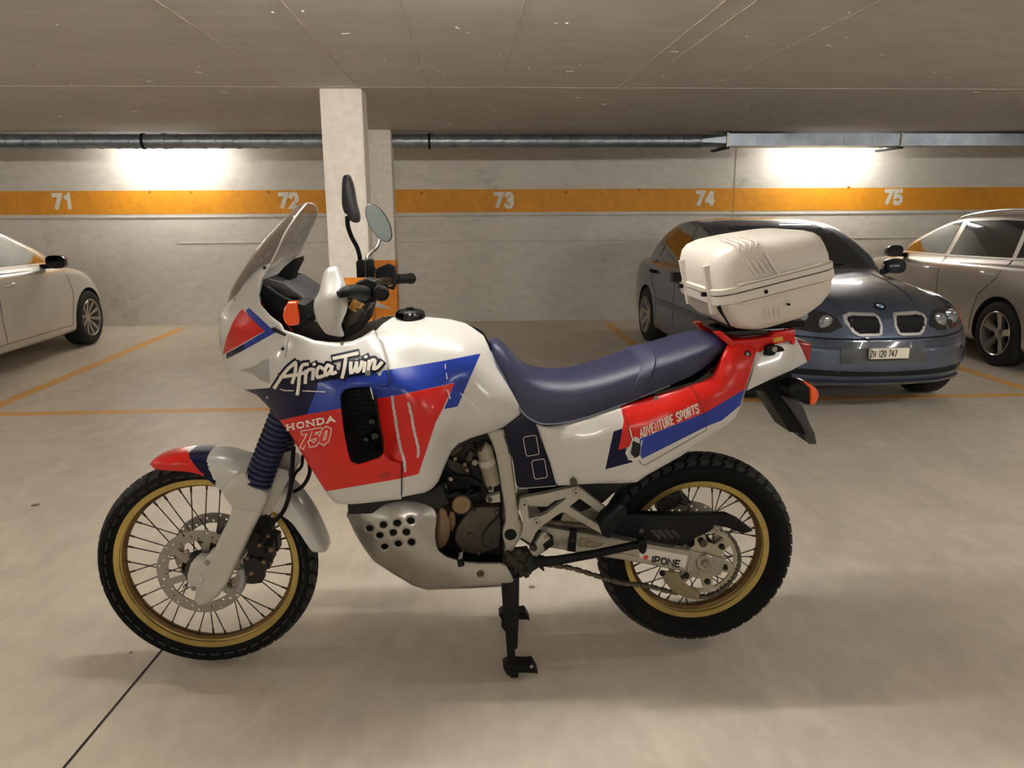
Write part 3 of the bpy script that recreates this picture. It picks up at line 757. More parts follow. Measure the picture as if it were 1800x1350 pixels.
# here +y of the car lies to the viewer's left (world -X)
def s3(*p): return [(a*k, b*k) for a, b in p]
for sd in (1, -1):
    car1.patch('side_window', s3((1.50, .955), (1.72, 1.10), (2.0, 1.245), (2.22, 1.315), (2.42, 1.325), (2.40, .965)), CGLASS, 'side', sd)
    car1.patch('side_window', s3((2.50, .965), (2.52, 1.325), (2.85, 1.325), (3.08, 1.29), (3.20, 1.22), (3.28, .985)), CGLASS, 'side', sd)
    car1.patch('quarter_window', s3((3.33, .99), (3.28, 1.19), (3.42, 1.115), (3.56, 1.01)), CGLASS, 'side', sd, sp=.03)
    car1.line('door_gap', s3((1.40, .90), (1.36, .60), (1.42, .30)), .007, LINER, 'side', sd)
    car1.line('door_gap', s3((2.45, .94), (2.46, .5), (2.44, .28)), .007, LINER, 'side', sd)
    car1.line('door_gap', s3((3.36, .95), (3.28, .70), (3.10, .60), (3.08, .30)), .007, LINER, 'side', sd)
    car1.patch('side_strip', s3((1.18, .50), (3.10, .50), (3.10, .56), (1.18, .56)), mat('strip_dark', (46, 52, 62), .4, coat=.4), 'side', sd, e=.012, sp=.08)
    car1.handle(2.28*k, .80*k, BLACK, sd); car1.handle(3.22*k, .83*k, BLACK, sd)
    car1.patch('indicator_lens', s3((.42, .63), (.60, .665), (.62, .71), (.44, .70)), AMBER, 'side', sd, sp=.02, e=.005)
car1.patch('windscreen', [(-.60*k, .985*k), (.60*k, .985*k), (.60*k, 1.02*k), (.49*k, 1.32*k), (.40*k, 1.352*k), (-.40*k, 1.352*k), (-.49*k, 1.32*k), (-.60*k, 1.02*k)], CGLASS, 'front', sp=.05, e=.003)
car1.line('wiper', [(.55*k, .985*k), (.0, 1.0*k), (-.35*k, 1.02*k)], .014, BLACK, 'front', e=.02)
car1.line('bonnet_gap', s3((.24, .60), (.60, .68), (1.1, .72), (1.36, .74)), .007, LINER, 'top', 1); car1.line('bonnet_gap', s3((.24, -.60), (.60, -.68), (1.1, -.72), (1.36, -.74)), .007, LINER, 'top', 1)
for sd in (1, -1):
    car1.line('bonnet_crease', s3((.12, .26*sd), (.5, .36*sd), (1.2, .50*sd)), .010, car1.paint, 'top', 1, e=.004)
    yy = lambda *p: [(a*sd*k, (b+.068)*k) for a, b in p]
    kid = car1.patch('grille_frame', yy(*[(.045, .60), (.055, .665), (.075, .69), (.26, .697), (.315, .675), (.32, .64), (.27, .555), (.23, .535), (.09, .535), (.06, .55)]), CHROME, 'front', e=.012, sp=.03)
    gr = car1.patch('grille', yy(*[(.064, .608), (.073, .655), (.09, .670), (.252, .676), (.293, .660), (.296, .64), (.254, .572), (.222, .555), (.099, .555), (.078, .566)]), LINER, 'front', e=.015, sp=.03)
    bm = bmesh.new()
    for i in range(9):
        y = sd*(.085+.0245*i)*k; z0 = (.624+max(0, i-6)*.02)*k; h0 = car1.hit('front', y, z0); h1 = car1.hit('front', y, .74*k)
        if h0 and h1: sweep(bm, [h0[0]-Vector((.018, 0, 0)), h1[0]-Vector((.018, 0, 0))], .0035, 6)
    o = car1.add('grille_bar', bm, BLACK, 30, kind='stuff')
    hl = car1.patch('headlamp', yy((.335, .60), (.36, .655), (.42, .695), (.55, .712), (.68, .70), (.735, .66), (.74, .60), (.68, .575), (.60, .565), (.50, .555), (.42, .56)), LAMPD, 'front', e=.006, sp=.03)
    for cy_, cz_, r in ((.44, .625, .052), (.585, .635, .056)):
        h = car1.hit('front', sd*cy_*k, (cz_+.068)*k)
        if h: car1.add('headlamp_lens', lathe(bmesh.new(), [(0, -.014), (r*.5, -.012), (r*.86, -.004), (r, .0), (r, .02)], h[0]-Vector((.008, 0, 0)), 'X', 24), LAMPG, 40)
    car1.patch('indicator_lens', yy((.745, .62), (.755, .67), (.80, .68), (.81, .62)), AMBER, 'front', e=.006, sp=.02)
    car1.patch('tow_cover', yy((.655, .40), (.655, .43), (.685, .43), (.685, .40)), LINER, 'front', e=.003, sp=.02)
h = car1.hit('front', 0, .735*k) or car1.hit('front', 0, .71*k)
ht = car1.hit('top', .22*k, 0)
bp = ht[0]; nrm = ht[2]
rot = nrm.to_track_quat('Z', 'Y').to_matrix().to_4x4(); BM = Matrix.Translation(bp+nrm*.002) @ rot
def badge(r0, r1, a0, a1, z0, z1, m, nm, n=8):
    bm = bmesh.new(); P_ = [(r1*math.cos(a0+(a1-a0)*i/n), r1*math.sin(a0+(a1-a0)*i/n)) for i in range(n+1)]; I_ = [(r0*math.cos(a0+(a1-a0)*i/n), r0*math.sin(a0+(a1-a0)*i/n)) for i in range(n+1)] if r0 else [(0, 0)]
    pts = P_+I_[::-1]; 
    if abs(a1-a0-2*PI) < 1e-6:
        lathe(bm, [(r0, z1), (r1, z1), (r1, z0)], (0, 0, 0), 'Z', 28)
        bmesh.ops.transform(bm, matrix=BM, verts=bm.verts)
    else:
        A = [bm.verts.new(BM @ Vector((x, y, z1))) for x, y in pts]; B = [bm.verts.new(BM @ Vector((x, y, z0))) for x, y in pts]; bm.faces.new(A); bm.faces.new(B[::-1])
        for i in range(len(A)): bm.faces.new([A[(i+1) % len(A)], A[i], B[i], B[(i+1) % len(A)]])
    return car1.add(nm, bm, m, 20)
badge(.026, .040, 0, 2*PI, 0, .005, BLACK, 'badge_ring')
for q in range(4): badge(0, .026, q*PI/2, (q+1)*PI/2, 0, .004, MATS['lamp_housing'] if q % 2 else mat('badge_blue', (60, 120, 190), .3), 'badge_quarter')
car1.line('bumper_gap', [(-.80*k, .60*k), (-.45*k, .582*k), (.45*k, .582*k), (.80*k, .60*k)], .012, LINER, 'front', e=.004)
car1.patch('bumper_strip', [(-.78*k, .52*k), (.78*k, .52*k), (.78*k, .565*k), (-.78*k, .565*k)], mat('bumper_dark', (48, 54, 66), .35, coat=.5), 'front', e=.012)
car1.patch('plate_recess', [(-.27*k, .41*k), (.37*k, .41*k), (.37*k, .545*k), (-.27*k, .545*k)], mat('plate_panel', (62, 62, 64), .5), 'front', e=.008)
car1.patch('lower_intake', [(-.66*k, .31*k), (.66*k, .31*k), (.70*k, .36*k), (.0, .343*k), (-.70*k, .36*k)], LINER, 'front', e=.004)
car1.patch('front_lip', [(-.72*k, .235*k), (.72*k, .235*k), (.72*k, .262*k), (-.72*k, .262*k)], mat('bumper_dark', (48, 54, 66), .35), 'front', e=.02)
# the number plate
px0 = .045; h = car1.hit('front', px0, .46*k); X_ = h[0].x-.045
bm = bmesh.new(); box(bm, (X_, px0-.146, .424), (X_+.03, px0+.124, .494)); pl = car1.add('number_plate', bm, mat('plate_white', (228, 222, 206), .4, var=.02), 0)
bm = bmesh.new()
px1 = .028-.102
def plc(a, b): return Vector((X_-.0012, -a, b))
sl = word('ZH', (-.100+px1, .4365), (.0205, 0), (0, .043), {}, .76)+word('-', (-.056+px1, .4365), (.012, 0), (0, .04), {}, .8)+word('120', (-.042+px1, .4365), (.0215, 0), (0, .043), {'1': .7}, .76)+word('747', (.028+px1, .4365), (.0215, 0), (0, .043), {}, .76)
for iq, q in enumerate(sl):
    nv = len(bm.verts); ribbon(bm, q, .0062, plc); bm.verts.ensure_lookup_table()
    for v in bm.verts[nv:]: v.co.x -= iq*3e-5
extr(bm, (.001, 0, 0)); car1.add('plate_lettering', bm, BLKP, 0, parent=pl)
car1.door_mirror(1.60*k, .945*k, mat('mirror_housing', (40, 44, 52), .3, coat=.6))
# ---- white hatchback on the left, nose towards the wall
HAT = dict(L=4.15, wr=.295, arch=.325, axles=(.80, 3.35), spokes=10, spw=.02, nose=(.42, .7, .55, .3), tail=(.2, .2, .6, .2),
  prof=[(0, .56, .52, .72, .22), (.08, .66, .60, .77, .19), (.25, .76, .68, .80, .18), (.5, .84, .75, .82, .18), (.85, .915, .82, .83, .18), (1.1, .975, .86, .83, .18), (1.3, 1.05, .88, .83, .18), (1.6, 1.17, .89, .83, .18), (1.95, 1.30, .90, .83, .18), (2.3, 1.375, .905, .83, .18), (2.7, 1.40, .91, .83, .18), (3.2, 1.36, .93, .83, .18), (3.6, 1.27, .94, .82, .2), (3.9, 1.12, .93, .80, .22), (4.05, .98, .90, .77, .25), (4.15, .85, .82, .72, .3)])
car2 = Car('hatchback_car', 'white hatchback car in the bay left of number 71, nose to the wall', HAT, Matrix.Translation((-4.93, 9.36, 0)) @ Matrix.Rotation(-PI/2, 4, 'Z'), paintm('white_pearl', (206, 200, 190), .1, .28))
for sd in (1, -1):
    car2.patch('side_window', [(1.38, .93), (1.55, 1.02), (1.90, 1.19), (2.15, 1.265), (2.35, 1.285), (2.35, .94)], CGLASS, 'side', sd, e=.003)
    car2.patch('side_window', [(2.42, .94), (2.42, 1.29), (2.8, 1.30), (3.15, 1.25), (3.35, 1.12), (3.38, .99)], CGLASS, 'side', sd, e=.003)
    car2.line('door_gap', [(1.22, .88), (1.12, .60), (1.20, .28)], .007, LINER, 'side', sd); car2.line('door_gap', [(2.38, .92), (2.40, .5), (2.36, .28)], .007, LINER, 'side', sd)
    car2.line('bonnet_gap', [(.30, .70), (.9, .84), (1.2, .88)], .007, LINER, 'side', sd)
    car2.line('sill_line', [(1.18, .27), (3.0, .27)], .008, MATS['joint_grey'], 'side', sd)
    car2.line('window_trim', [(1.36, .918), (2.4, .928), (3.38, .975)], .010, CHROME, 'side', sd, e=.004)
    car2.handle(2.20, .78, CHROME, sd); car2.handle(3.15, .80, CHROME, sd)
    car2.patch('headlamp', [(.10, .60), (.28, .66), (.55, .76), (.62, .80), (.40, .76), (.15, .70)], LAMPG, 'side', sd, sp=.03)
    car2.line('roof_trim', [(1.35, .95), (1.6, 1.075), (1.95, 1.24), (2.3, 1.315), (2.8, 1.33)], .014, CHROME, 'side', sd, e=.004)
car2.patch('windscreen', [(-.58, .99), (.58, .99), (.47, 1.29), (-.47, 1.29)], CGLASS, 'front', e=.003)
car2.patch('grille', [(-.4, .42), (.4, .42), (.42, .52), (-.42, .52)], LINER, 'front', e=.004)
car2.door_mirror(1.50, .905, GLOSSB)
# ---- silver estate on the right, nose towards the wall
EST = dict(L=4.30, wr=.298, arch=.335, axles=(.74, 3.20), spokes=5, spw=.034, nose=(.34, .5, .55, .3), tail=(.16, .12, .6, .2),
  prof=[(0, .62, .58, .74, .22), (.08, .70, .64, .78, .19), (.25, .78, .70, .81, .18), (.6, .86, .78, .83, .18), (1.0, .925, .85, .838, .18), (1.22, .965, .88, .838, .18), (1.42, 1.06, .89, .838, .18), (1.7, 1.19, .90, .838, .18), (2.0, 1.30, .905, .838, .18), (2.3, 1.355, .91, .838, .18), (2.8, 1.375, .92, .838, .18), (3.4, 1.365, .93, .838, .18), (3.9, 1.32, .94, .83, .2), (4.12, 1.22, .93, .81, .23), (4.22, 1.05, .91, .79, .26), (4.30, .85, .80, .75, .3)])
car3 = Car('estate_car', 'silver estate car with roof rails, nose to the wall beside the saloon', EST, Matrix.Translation((5.60, 9.84, 0)) @ Matrix.Rotation(-PI/2, 4, 'Z'), paintm('silver_paint', (190, 182, 172), .5, .32))
for sd in (1, -1):
    car3.patch('side_window', [(1.40, .95), (1.55, 1.03), (1.85, 1.18), (2.08, 1.255), (2.22, 1.275), (2.18, .955)], CGLASS, 'side', sd, e=.003)
    car3.patch('side_window', [(2.26, .955), (2.30, 1.28), (2.8, 1.30), (3.12, 1.295), (3.16, .975)], CGLASS, 'side', sd, e=.003)
    car3.patch('quarter_window', [(3.22, .98), (3.20, 1.29), (3.70, 1.26), (3.92, 1.16), (3.98, 1.03)], CGLASS, 'side', sd, e=.003)
    car3.line('window_trim', [(1.36, .935), (2.2, .94), (3.2, .962), (3.98, 1.012)], .012, CHROME, 'side', sd, e=.005)
    car3.line('door_gap', [(1.18, .90), (1.12, .60), (1.20, .28)], .007, LINER, 'side', sd); car3.line('door_gap', [(2.22, .93), (2.26, .5), (2.22, .28)], .007, LINER, 'side', sd); car3.line('door_gap', [(3.19, .96), (3.12, .80), (2.90, .62), (2.84, .45), (2.82, .28)], .007, LINER, 'side', sd)
    car3.line('body_crease', [(1.1, .70), (2.2, .715), (3.3, .74), (4.1, .77)], .010, car3.paint, 'side', sd, e=.005)
    car3.line('sill_line', [(1.15, .30), (2.8, .30)], .010, CHROME, 'side', sd, e=.004)
    car3.handle(2.08, .80, CHROME, sd); car3.handle(2.98, .82, CHROME, sd)
    r = [car3.hit('top', x, sd*.50)[0]+Vector((0, 0, dz)) for x, dz in ((1.95, .0), (2.08, .028), (2.6, .035), (3.3, .035), (3.85, .03), (4.0, 0))]
    car3.add('roof_rail', sweep(bmesh.new(), [Vector(v) for v in smoothpoly([tuple(v) for v in r], False, 3)], .012, 8), CHROME, 40)
    car3.patch('headlamp', [(.12, .62), (.30, .66), (.58, .76), (.60, .80), (.35, .77), (.15, .71)], LAMPG, 'side', sd, sp=.03)
    car3.patch('tail_lamp', [(4.02, .70), (4.24, .70), (4.24, .90), (4.05, .90)], REDL, 'side', sd, sp=.03)
car3.patch('windscreen', [(-.60, 1.0), (.60, 1.0), (.49, 1.28), (-.49, 1.28)], CGLASS, 'front', e=.003)
car3.patch('rear_window', [(-.58, .98), (.58, .98), (.50, 1.26), (-.50, 1.26)], CGLASS, 'rear', e=.003)
car3.door_mirror(1.50, .915, mat('mirror_dark', (60, 58, 56), .25, coat=.6))

# ================================================================ THE MOTORCYCLE
FC = P(364, 993.5, .026); RC = P(1224.5, 967, .03)
FC.y = YB; RC.y = YB
FR = FC.z-.001
bike = empty('motorcycle', (.12, YB, 0), 'white, red and blue touring enduro motorcycle on its centre stand in the foreground', 'motorcycle')
def c2(x, y): return (370+x/3.396, 560+y/3.396)
def c1(x, y): return (370+x/3.8575, 290+y/3.8575)
def c3(x, y): return (160+x/3.215, 760+y/3.215)
def c4(x, y): return (600+x/3.970, 720+y/3.970)
def c5(x, y): return (880+x/3.333, 820+y/3.333)
def c6(x, y): return (840+x/2.903, 560+y/2.903)
def c7(x, y): return (850+x/6.43, 840+y/6.43)
def c8(x, y): return (1080+x/6.135, 840+y/6.135)
def c9(x, y): return (1300+x/6.139, 580+y/6.139)
def cs(x, y): return (820+x/6.43, 1000+y/6.43)
def mp(f, *pts): return [f(*p) for p in pts]

def wheel(C, Rt, tw, Rrim, rw, nsp, rear=False):
    rim = lathe(bmesh.new(), [(Rrim-.003, -rw), (Rrim, -rw-.003), (Rrim+.001, -rw+.003), (Rrim-.005, -rw+.008), (Rrim-.013, -rw+.013), (Rrim-.017, -rw*.45), (Rrim-.027, -rw*.3), (Rrim-.029, 0), (Rrim-.027, rw*.3), (Rrim-.017, rw*.45), (Rrim-.013, rw-.013), (Rrim-.005, rw-.008), (Rrim+.001, rw-.003), (Rrim, rw+.003), (Rrim-.003, rw)], C, 'Y', 96)
    # flat outward flange of the rim
    lathe(rim, [(Rrim-.0165, -rw+.004), (Rrim-.0165, -rw-.002), (Rrim+.001, -rw-.003), (Rrim+.001, -rw+.003)], C, 'Y', 96)
    lathe(rim, [(Rrim-.0165, rw-.004), (Rrim-.0165, rw+.002), (Rrim+.001, rw+.003), (Rrim+.001, rw-.003)], C, 'Y', 96)
    for f in rim.faces:
        q = f.calc_center_median()-C
        if math.hypot(q.x, q.z) < Rrim-.0172: f.material_index = 1
    w = obj('wheel', rim, [GOLD, BARREL], bike, 30, origin=C)
    h = tw/2; Rt0 = Rt; Rt = Rt-.007
    prof = []
    for s in (-1, 1):
        side = [(Rrim-.004, rw-.002), (Rrim+.006, rw+.004), (Rrim+.02, h*.82), (Rrim+(Rt-Rrim)*.45, h), (Rrim+(Rt-Rrim)*.72, h*.93), (Rt-.014, h*.70), (Rt-.004, h*.38)]
        side = [(r, y*s) for r, y in side]
        prof += side if s == -1 else [(Rt-.002, 0)]+side[::-1]
    t = obj('tyre', lathe(bmesh.new(), prof, C, 'Y', 96), RUBBER, w, 50, origin=C)
    bm = bmesh.new(); nb = 44 if not rear else 48
    for i in range(nb):
        for row, (ya, yb, ra, rb_) in enumerate([(.05, .30, -.003, -.006), (.34, .60, -.006, -.013), (.64, .86, -.015, -.032)]):
            for s in (-1, 1):
                a0 = 2*PI*(i+.22*row+(.25 if s > 0 else 0))/nb; da = 2*PI/nb*.66; sk = .05 if row else .03
                vs = []
                for yy, rr, aa in ((ya, ra, 0), (yb, rb_, sk)):
                    for q in (0, 1):
                        for lift in (.0, .0115 if not rear else .0105):
                            ang = a0+aa+da*q; r = Rt+rr+lift-.003; y = h*yy*s+(s*lift*.35 if row == 2 else 0)
                            vs.append(bm.verts.new(C+Vector((r*math.cos(ang), y, r*math.sin(ang)))))
                for f in ((1, 3, 7, 5), (0, 1, 5, 4), (2, 6, 7, 3), (0, 2, 3, 1), (4, 5, 7, 6)): bm.faces.new([vs[k] for k in f])
    tag(obj('tread', bm, TREADM, w, 0, origin=C), kind='stuff')
    hub = lathe(bmesh.new(), [(.012, -.062), (.03, -.062), (.036, -.05), (.036, -.04), (.028, -.034), (.026, 0), (.028, .034), (.036, .04), (.036, .05), (.03, .062), (.012, .062)] if not rear else [(.012, -.085), (.05, -.085), (.056, -.07), (.056, -.035), (.04, -.028), (.036, 0), (.04, .028), (.056, .035), (.056, .07), (.05, .085), (.012, .085)], C, 'Y', 40)
    obj('hub', hub, GLOSSB if not rear else ENGD, w, 35, origin=C)
    rh = .034 if not rear else .054; ri = Rrim-.026
    protos = {}
    for s in (-1, 1):
        for q in (-1, 1):
            bm = bmesh.new(); a = q*(1.18 if not rear else 1.05); yh = s*(.042 if not rear else .04)+q*.003
            p0 = Vector((rh*math.cos(a), yh, rh*math.sin(a))); p1 = Vector((ri, s*.006, 0)); d = (p1-p0)
            sweep(bm, [p0, p0+d*.93], .0019, 6); sweep(bm, [p0+d*.925, p0+d*1.0], .0033, 6)
            me = bpy.data.meshes.new('spoke'); bmesh.ops.recalc_face_normals(bm, faces=bm.faces); bm.to_mesh(me); bm.free(); me.materials.append(SPOKE)
            me.polygons.foreach_set('use_smooth', [True]*len(me.polygons)); protos[(s, q)] = me
    for i in range(nsp):
        s = 1 if i % 2 else -1; q = 1 if (i//2) % 2 else -1
        o = bpy.data.objects.new('spoke', protos[(s, q)]); COL.objects.link(o); o.parent = w; WL[o.name] = C
        o.rotation_euler = (0, 2*PI*i/nsp+.05, 0)
    return w
def disc_rotor(C, y, ro, ri, w, holes=36, arms=6, name='brake_disc'):
    ol = [(ro*math.cos(2*PI*i/72), ro*math.sin(2*PI*i/72)) for i in range(72)]
    inn = [(ri*math.cos(2*PI*i/48), ri*math.sin(2*PI*i/48)) for i in range(48)]
    hs = [inn]
    for i in range(holes):
        a = 2*PI*i/holes; r = ri+(ro-ri)*(.22, .5, .78)[i % 3]
        hs.append([(r*math.cos(a)+0.0044*math.cos(2*PI*k/8), r*math.sin(a)+0.0044*math.sin(2*PI*k/8)) for k in range(8)])
    vs, fs, _ = tri2d_raw(ol, hs)
    bm = bmesh.new(); A = [bm.verts.new(C+Vector((x, y-.002, z))) for x, z in vs]; B = [bm.verts.new(C+Vector((x, y+.002, z))) for x, z in vs]; ed = set()
    for f in fs:
        bm.faces.new([A[i] for i in f]); bm.faces.new([B[i] for i in reversed(f)])
        for i in range(3): ed.add((f[i], f[(i+1) % 3]))
    for i, j in ed:
        if (j, i) not in ed: bm.faces.new([A[j], A[i], B[i], B[j]])
    bmesh.ops.delete(bm, geom=[v for v in bm.verts if not v.link_faces], context='VERTS')
    for k in range(arms):
        a = 2*PI*k/arms+.3; M = Matrix.Translation(C) @ Matrix.Rotation(-a, 4, 'Y')
        box(bm, (.03, y-.0018, -.011), (ri+.004, y+.0018, .011), M)
    lathe(bm, [(.03, y-.004), (.05, y-.004), (.05, y+.004), (.03, y+.004)], C, 'Y', 30, closed=True)
    return obj(name, bm, DISC, w, 30, origin=C)
def tri2d_raw(ol, hs):
    V = list(ol); E = [(i, (i+1) % len(ol)) for i in range(len(ol))]
    for h in hs:
        b = len(V); V += h; E += [(b+i, b+(i+1) % len(h)) for i in range(len(h))]
    vs, es, fs, *_ = delaunay_2d_cdt([Vector(v) for v in V], E, [], 0, 1e-6); out = []
    for f in fs:
        cx = sum(vs[i][0] for i in f)/3; cy = sum(vs[i][1] for i in f)/3
        if pinpoly(cx, cy, ol) and not any(pinpoly(cx, cy, h) for h in hs): out.append(f)
    return [tuple(v) for v in vs], out, None
# ---- wheels
fw = wheel(FC, FR, .10, .2835, .026, 36)
disc_rotor(FC, -.070, .137, .103, fw); disc_rotor(FC, .070, .137, .103, fw)
fw['label'] = 'front wire-spoked wheel with gold rim'
obj('axle_cap', lathe(bmesh.new(), [(0, -.075), (.052, -.075), (.066, -.060), (.066, -.052), (0, -.052)], FC, 'Y', 30), GLOSSB, fw, 35, origin=FC)
rw = wheel(RC, .325, .132, .2365, .033, 36, True)
rw['label'] = 'rear wire-spoked wheel with gold rim held off the ground'
disc_rotor(RC, .085, .125, .088, rw, 30, 5)
# rear sprocket, chain side
spc = RC+Vector((0, -.105, 0)); bm = bmesh.new()
ol = []
for i in range(45*4): a = 2*PI*i/180; ol.append(((.114 if i % 4 in (1, 2) else .107)*math.cos(a), (.114 if i % 4 in (1, 2) else .107)*math.sin(a)))
hs = []
for k in range(6):
    a = 2*PI*k/6+.2; hh = []
    for t in range(7): hh.append((.096*math.cos(a+(t-3)*.12), .096*math.sin(a+(t-3)*.12)))
    for t in range(5): hh.append((.062*math.cos(a+(2-t)*.10), .062*math.sin(a+(2-t)*.10)))
    hs.append(hh)
vs, fs, _ = tri2d_raw(ol, hs); A = [bm.verts.new(spc+Vector((x, -.003, z))) for x, z in vs]; B = [bm.verts.new(spc+Vector((x, .003, z))) for x, z in vs]; ed = set()
for f in fs:
    bm.faces.new([A[i] for i in f]); bm.faces.new([B[i] for i in reversed(f)])
    for i in range(3): ed.add((f[i], f[(i+1) % 3]))
for i, j in ed:
    if (j, i) not in ed: bm.faces.new([A[j], A[i], B[i], B[j]])
obj('sprocket', bm, mat('sprocket_metal', (168, 160, 138), .45, metal=.6, var=.12, dirt=(60, 50, 30), dirt_amt=.8), rw, 25, origin=spc)
bm = bmesh.new()
bm.free()
for k in range(6): a = 2*PI*k/6+.72; obj('sprocket_bolt', lathe(bmesh.new(), [(0, -.012), (.008, -.012), (.010, -.003), (.010, .0)], spc+Vector((.072*math.cos(a), 0, .072*math.sin(a))), 'Y', 12), ENGD, rw, 30)

# ---- fork
fork_px = mp(c3, (735, 345), (800, 258), (868, 232), (905, 290), (992, 348), (985, 400), (958, 462), (925, 520), (885, 600), (760, 870), (715, 935), (650, 980), (607, 985), (580, 955), (584, 905), (545, 865), (536, 820), (556, 752), (585, 730), (635, 735), (655, 700), (682, 690), (722, 600), (772, 500), (796, 430), (765, 390))
prism('fork_leg', fork_px, .082, .142, FWHITE, bike, .012, 3, mirror=True)
prism('fork_collar', mp(c3, (735, 345), (800, 258), (868, 232), (905, 290), (992, 348), (985, 400), (958, 462), (880, 450), (796, 430), (765, 390)), .075, .149, FWHITE, bike, .010, 3, mirror=True)
disk('fork_bolt', *c3(655, 740), .146, .0085, .006, STEEL, bike); disk('fork_bolt', *c3(577, 885), .146, .007, .006, STEEL, bike); disk('fork_bolt', *c3(537, 678), .09, .007, .01, STEEL, bike); disk('fork_bolt', *c3(530, 876), .09, .007, .01, STEEL, bike)
disk('axle_boss', *c3(600, 830), .146, .019, .008, FWHITE, bike)
# ribbed gaiters on both fork tubes
a = P(*c3(935, 298), .112); b = P(512, 690, .112); d = b-a; n = 19; bm = bmesh.new(); pts = []; rr = []
for i in range(n):
    for t, r in ((0, .0345), (.28, .0345), (.5, .042), (.78, .042)): pts.append(a+d*((i+t)/n)); rr.append(r-.004*(i/n if t in (.5, .78) else i/n))
sweep(bm, pts, rr, 24); g = obj('fork_gaiter', bm, BELLOW, bike, 40); mirror_copy(g, bike)
tube('fork_tube', [(505, 700, .112), (612, 520, .112)], .021, mat('fork_chrome', (150, 148, 142), .2, metal=.9), bike, 16, mirror=True)
# front mudguard: arch over the tyre
fst = [(264, 815, 266, 818, .012), (276, 803, 272, 824, .048), (300, 794, 292, 827, .066), (330, 788.5, 325, 829, .073), (362, 787.5, 352, 835, .076), (395, 789, 374, 850, .078), (428, 797, 388, 862, .080), (458, 810, 405, 873, .080), (485, 826, 440, 885, .082), (510, 846, 478, 898, .082), (533, 872, 508, 915, .080), (552, 900, 527, 938, .078), (566, 928, 538, 955, .074), (576, 950, 549, 969, .066), (579, 960, 560, 971, .05)]
saddle('front_mudguard', fst, [WHITE, RED, NAVY], bike, 30, .62, thick=.003, pathk=12, regions=[(mp(c3, (300, 60), (580, 95), (610, 180), (665, 285), (690, 330), (300, 330)), 1), (mp(c3, (578, 60), (695, 60), (682, 130), (690, 220), (716, 310), (690, 340), (640, 240), (605, 165), (580, 95)), 2)])
prism('mudguard_bracket', mp(c3, (900, 260), (1050, 200), (1110, 215), (1120, 260), (1010, 470), (960, 460), (990, 350)), .078, .083, FWHITE, bike, .002, mirror=True)
# front calipers and hoses
bm = bmesh.new()
for x, y, o0, w_, h_ in ((925, 640, .06, 50, 120), (960, 690, .05, 60, 100), (915, 770, .07, 55, 100), (900, 830, .06, 60, 50)):
    p = [(x-w_, y-h_*.5), (x, y-h_*.62), (x+w_, y-h_*.4), (x+w_*1.1, y+h_*.4), (x+w_*.2, y+h_*.55), (x-w_*.8, y+h_*.4)]
    q = [P(*c3(*v), o0+.012) for v in p]; A = [bm.verts.new(v) for v in q]; B = [bm.verts.new(v+Vector((0, .05, 0))) for v in q]
    bm.faces.new(A); bm.faces.new(B[::-1])
    for i in range(6): bm.faces.new([A[(i+1) % 6], A[i], B[i], B[(i+1) % 6]])
cal = obj('brake_caliper', bm, mat('caliper', (26, 22, 17), .6, metal=.3, var=.4, scale=40, bump=.3), bike, 25); mirror_copy(cal, bike)
for x, y, r in ((905, 800, .007), (975, 735, .006), (950, 640, .006), (1015, 668, .007), (880, 715, .006), (1000, 590, .005)):
    disk('caliper_bolt', *c3(x, y), .085, r, .012, ENGB, bike, 12)
tube('pad_cover', [(*c3(845, 770), .085), (*c3(855, 830), .085), (*c3(835, 890), .085)], .010, GREYP, bike, 10, 4)
tube('brake_hose', [(*c3(1145, 80), .10), (*c3(1135, 220), .115), (*c3(1125, 330), .12), (*c3(1090, 440), .115), (*c3(1030, 510), .10), (*c3(975, 560), .09), (*c3(955, 620), .08)], .0065, BLACK, bike, 8, 5)
tube('speedometer_cable', [(*c3(1230, 150), .06), (*c3(1235, 230), .05), (*c3(1195, 305), .04), (*c3(1120, 350), .03)], .006, BLACK, bike, 8, 5)
tube('brake_hose', [(*c3(1195, 130), .02), (*c3(1190, 190), .02), (*c3(1150, 240), .03), (*c3(1125, 330), .05)], .005, BLACK, bike, 8, 5)
tube('brake_hose', [(*c3(985, 470), .08), (*c3(1000, 540), .09), (*c3(1025, 590), .09), (*c3(1015, 640), .085)], .0045, BLACK, bike, 8, 5)

# ---- side cowl (left) with the radiator opening
fairA = [(385, 560), (391, 546), (401, 531)] + mp(c1, (160, 892), (200, 850), (280, 740), (340, 690), (410, 655), (405, 682), (350, 770), (335, 815), (325, 890), (340, 950), (400, 1020), (480, 1080), (500, 1120), (540, 1135), (600, 1152), (700, 1190), (800, 1203), (880, 1205), (960, 1195), (1030, 1165), (1100, 1120)) + mp(c2, (985, 75), (1020, 150), (1050, 250), (1064, 330), (1069, 395), (1040, 404), (955, 406), (900, 408), (850, 412), (800, 425), (782, 450), (778, 500), (786, 600), (800, 700), (820, 800), (840, 856), (880, 872), (1000, 832), (1025, 812), (1032, 800), (1080, 848), (1144, 862), (1142, 1060), (1138, 1078)) + [(664, 882), (630, 885.5), (605, 887), (590, 884), (580, 875), (573, 866)] + mp(c2, (560, 830), (470, 680), (400, 592), (330, 510), (275, 455), (205, 425), (150, 395), (115, 360), (95, 310), (75, 250), (62, 190), (50, 110))
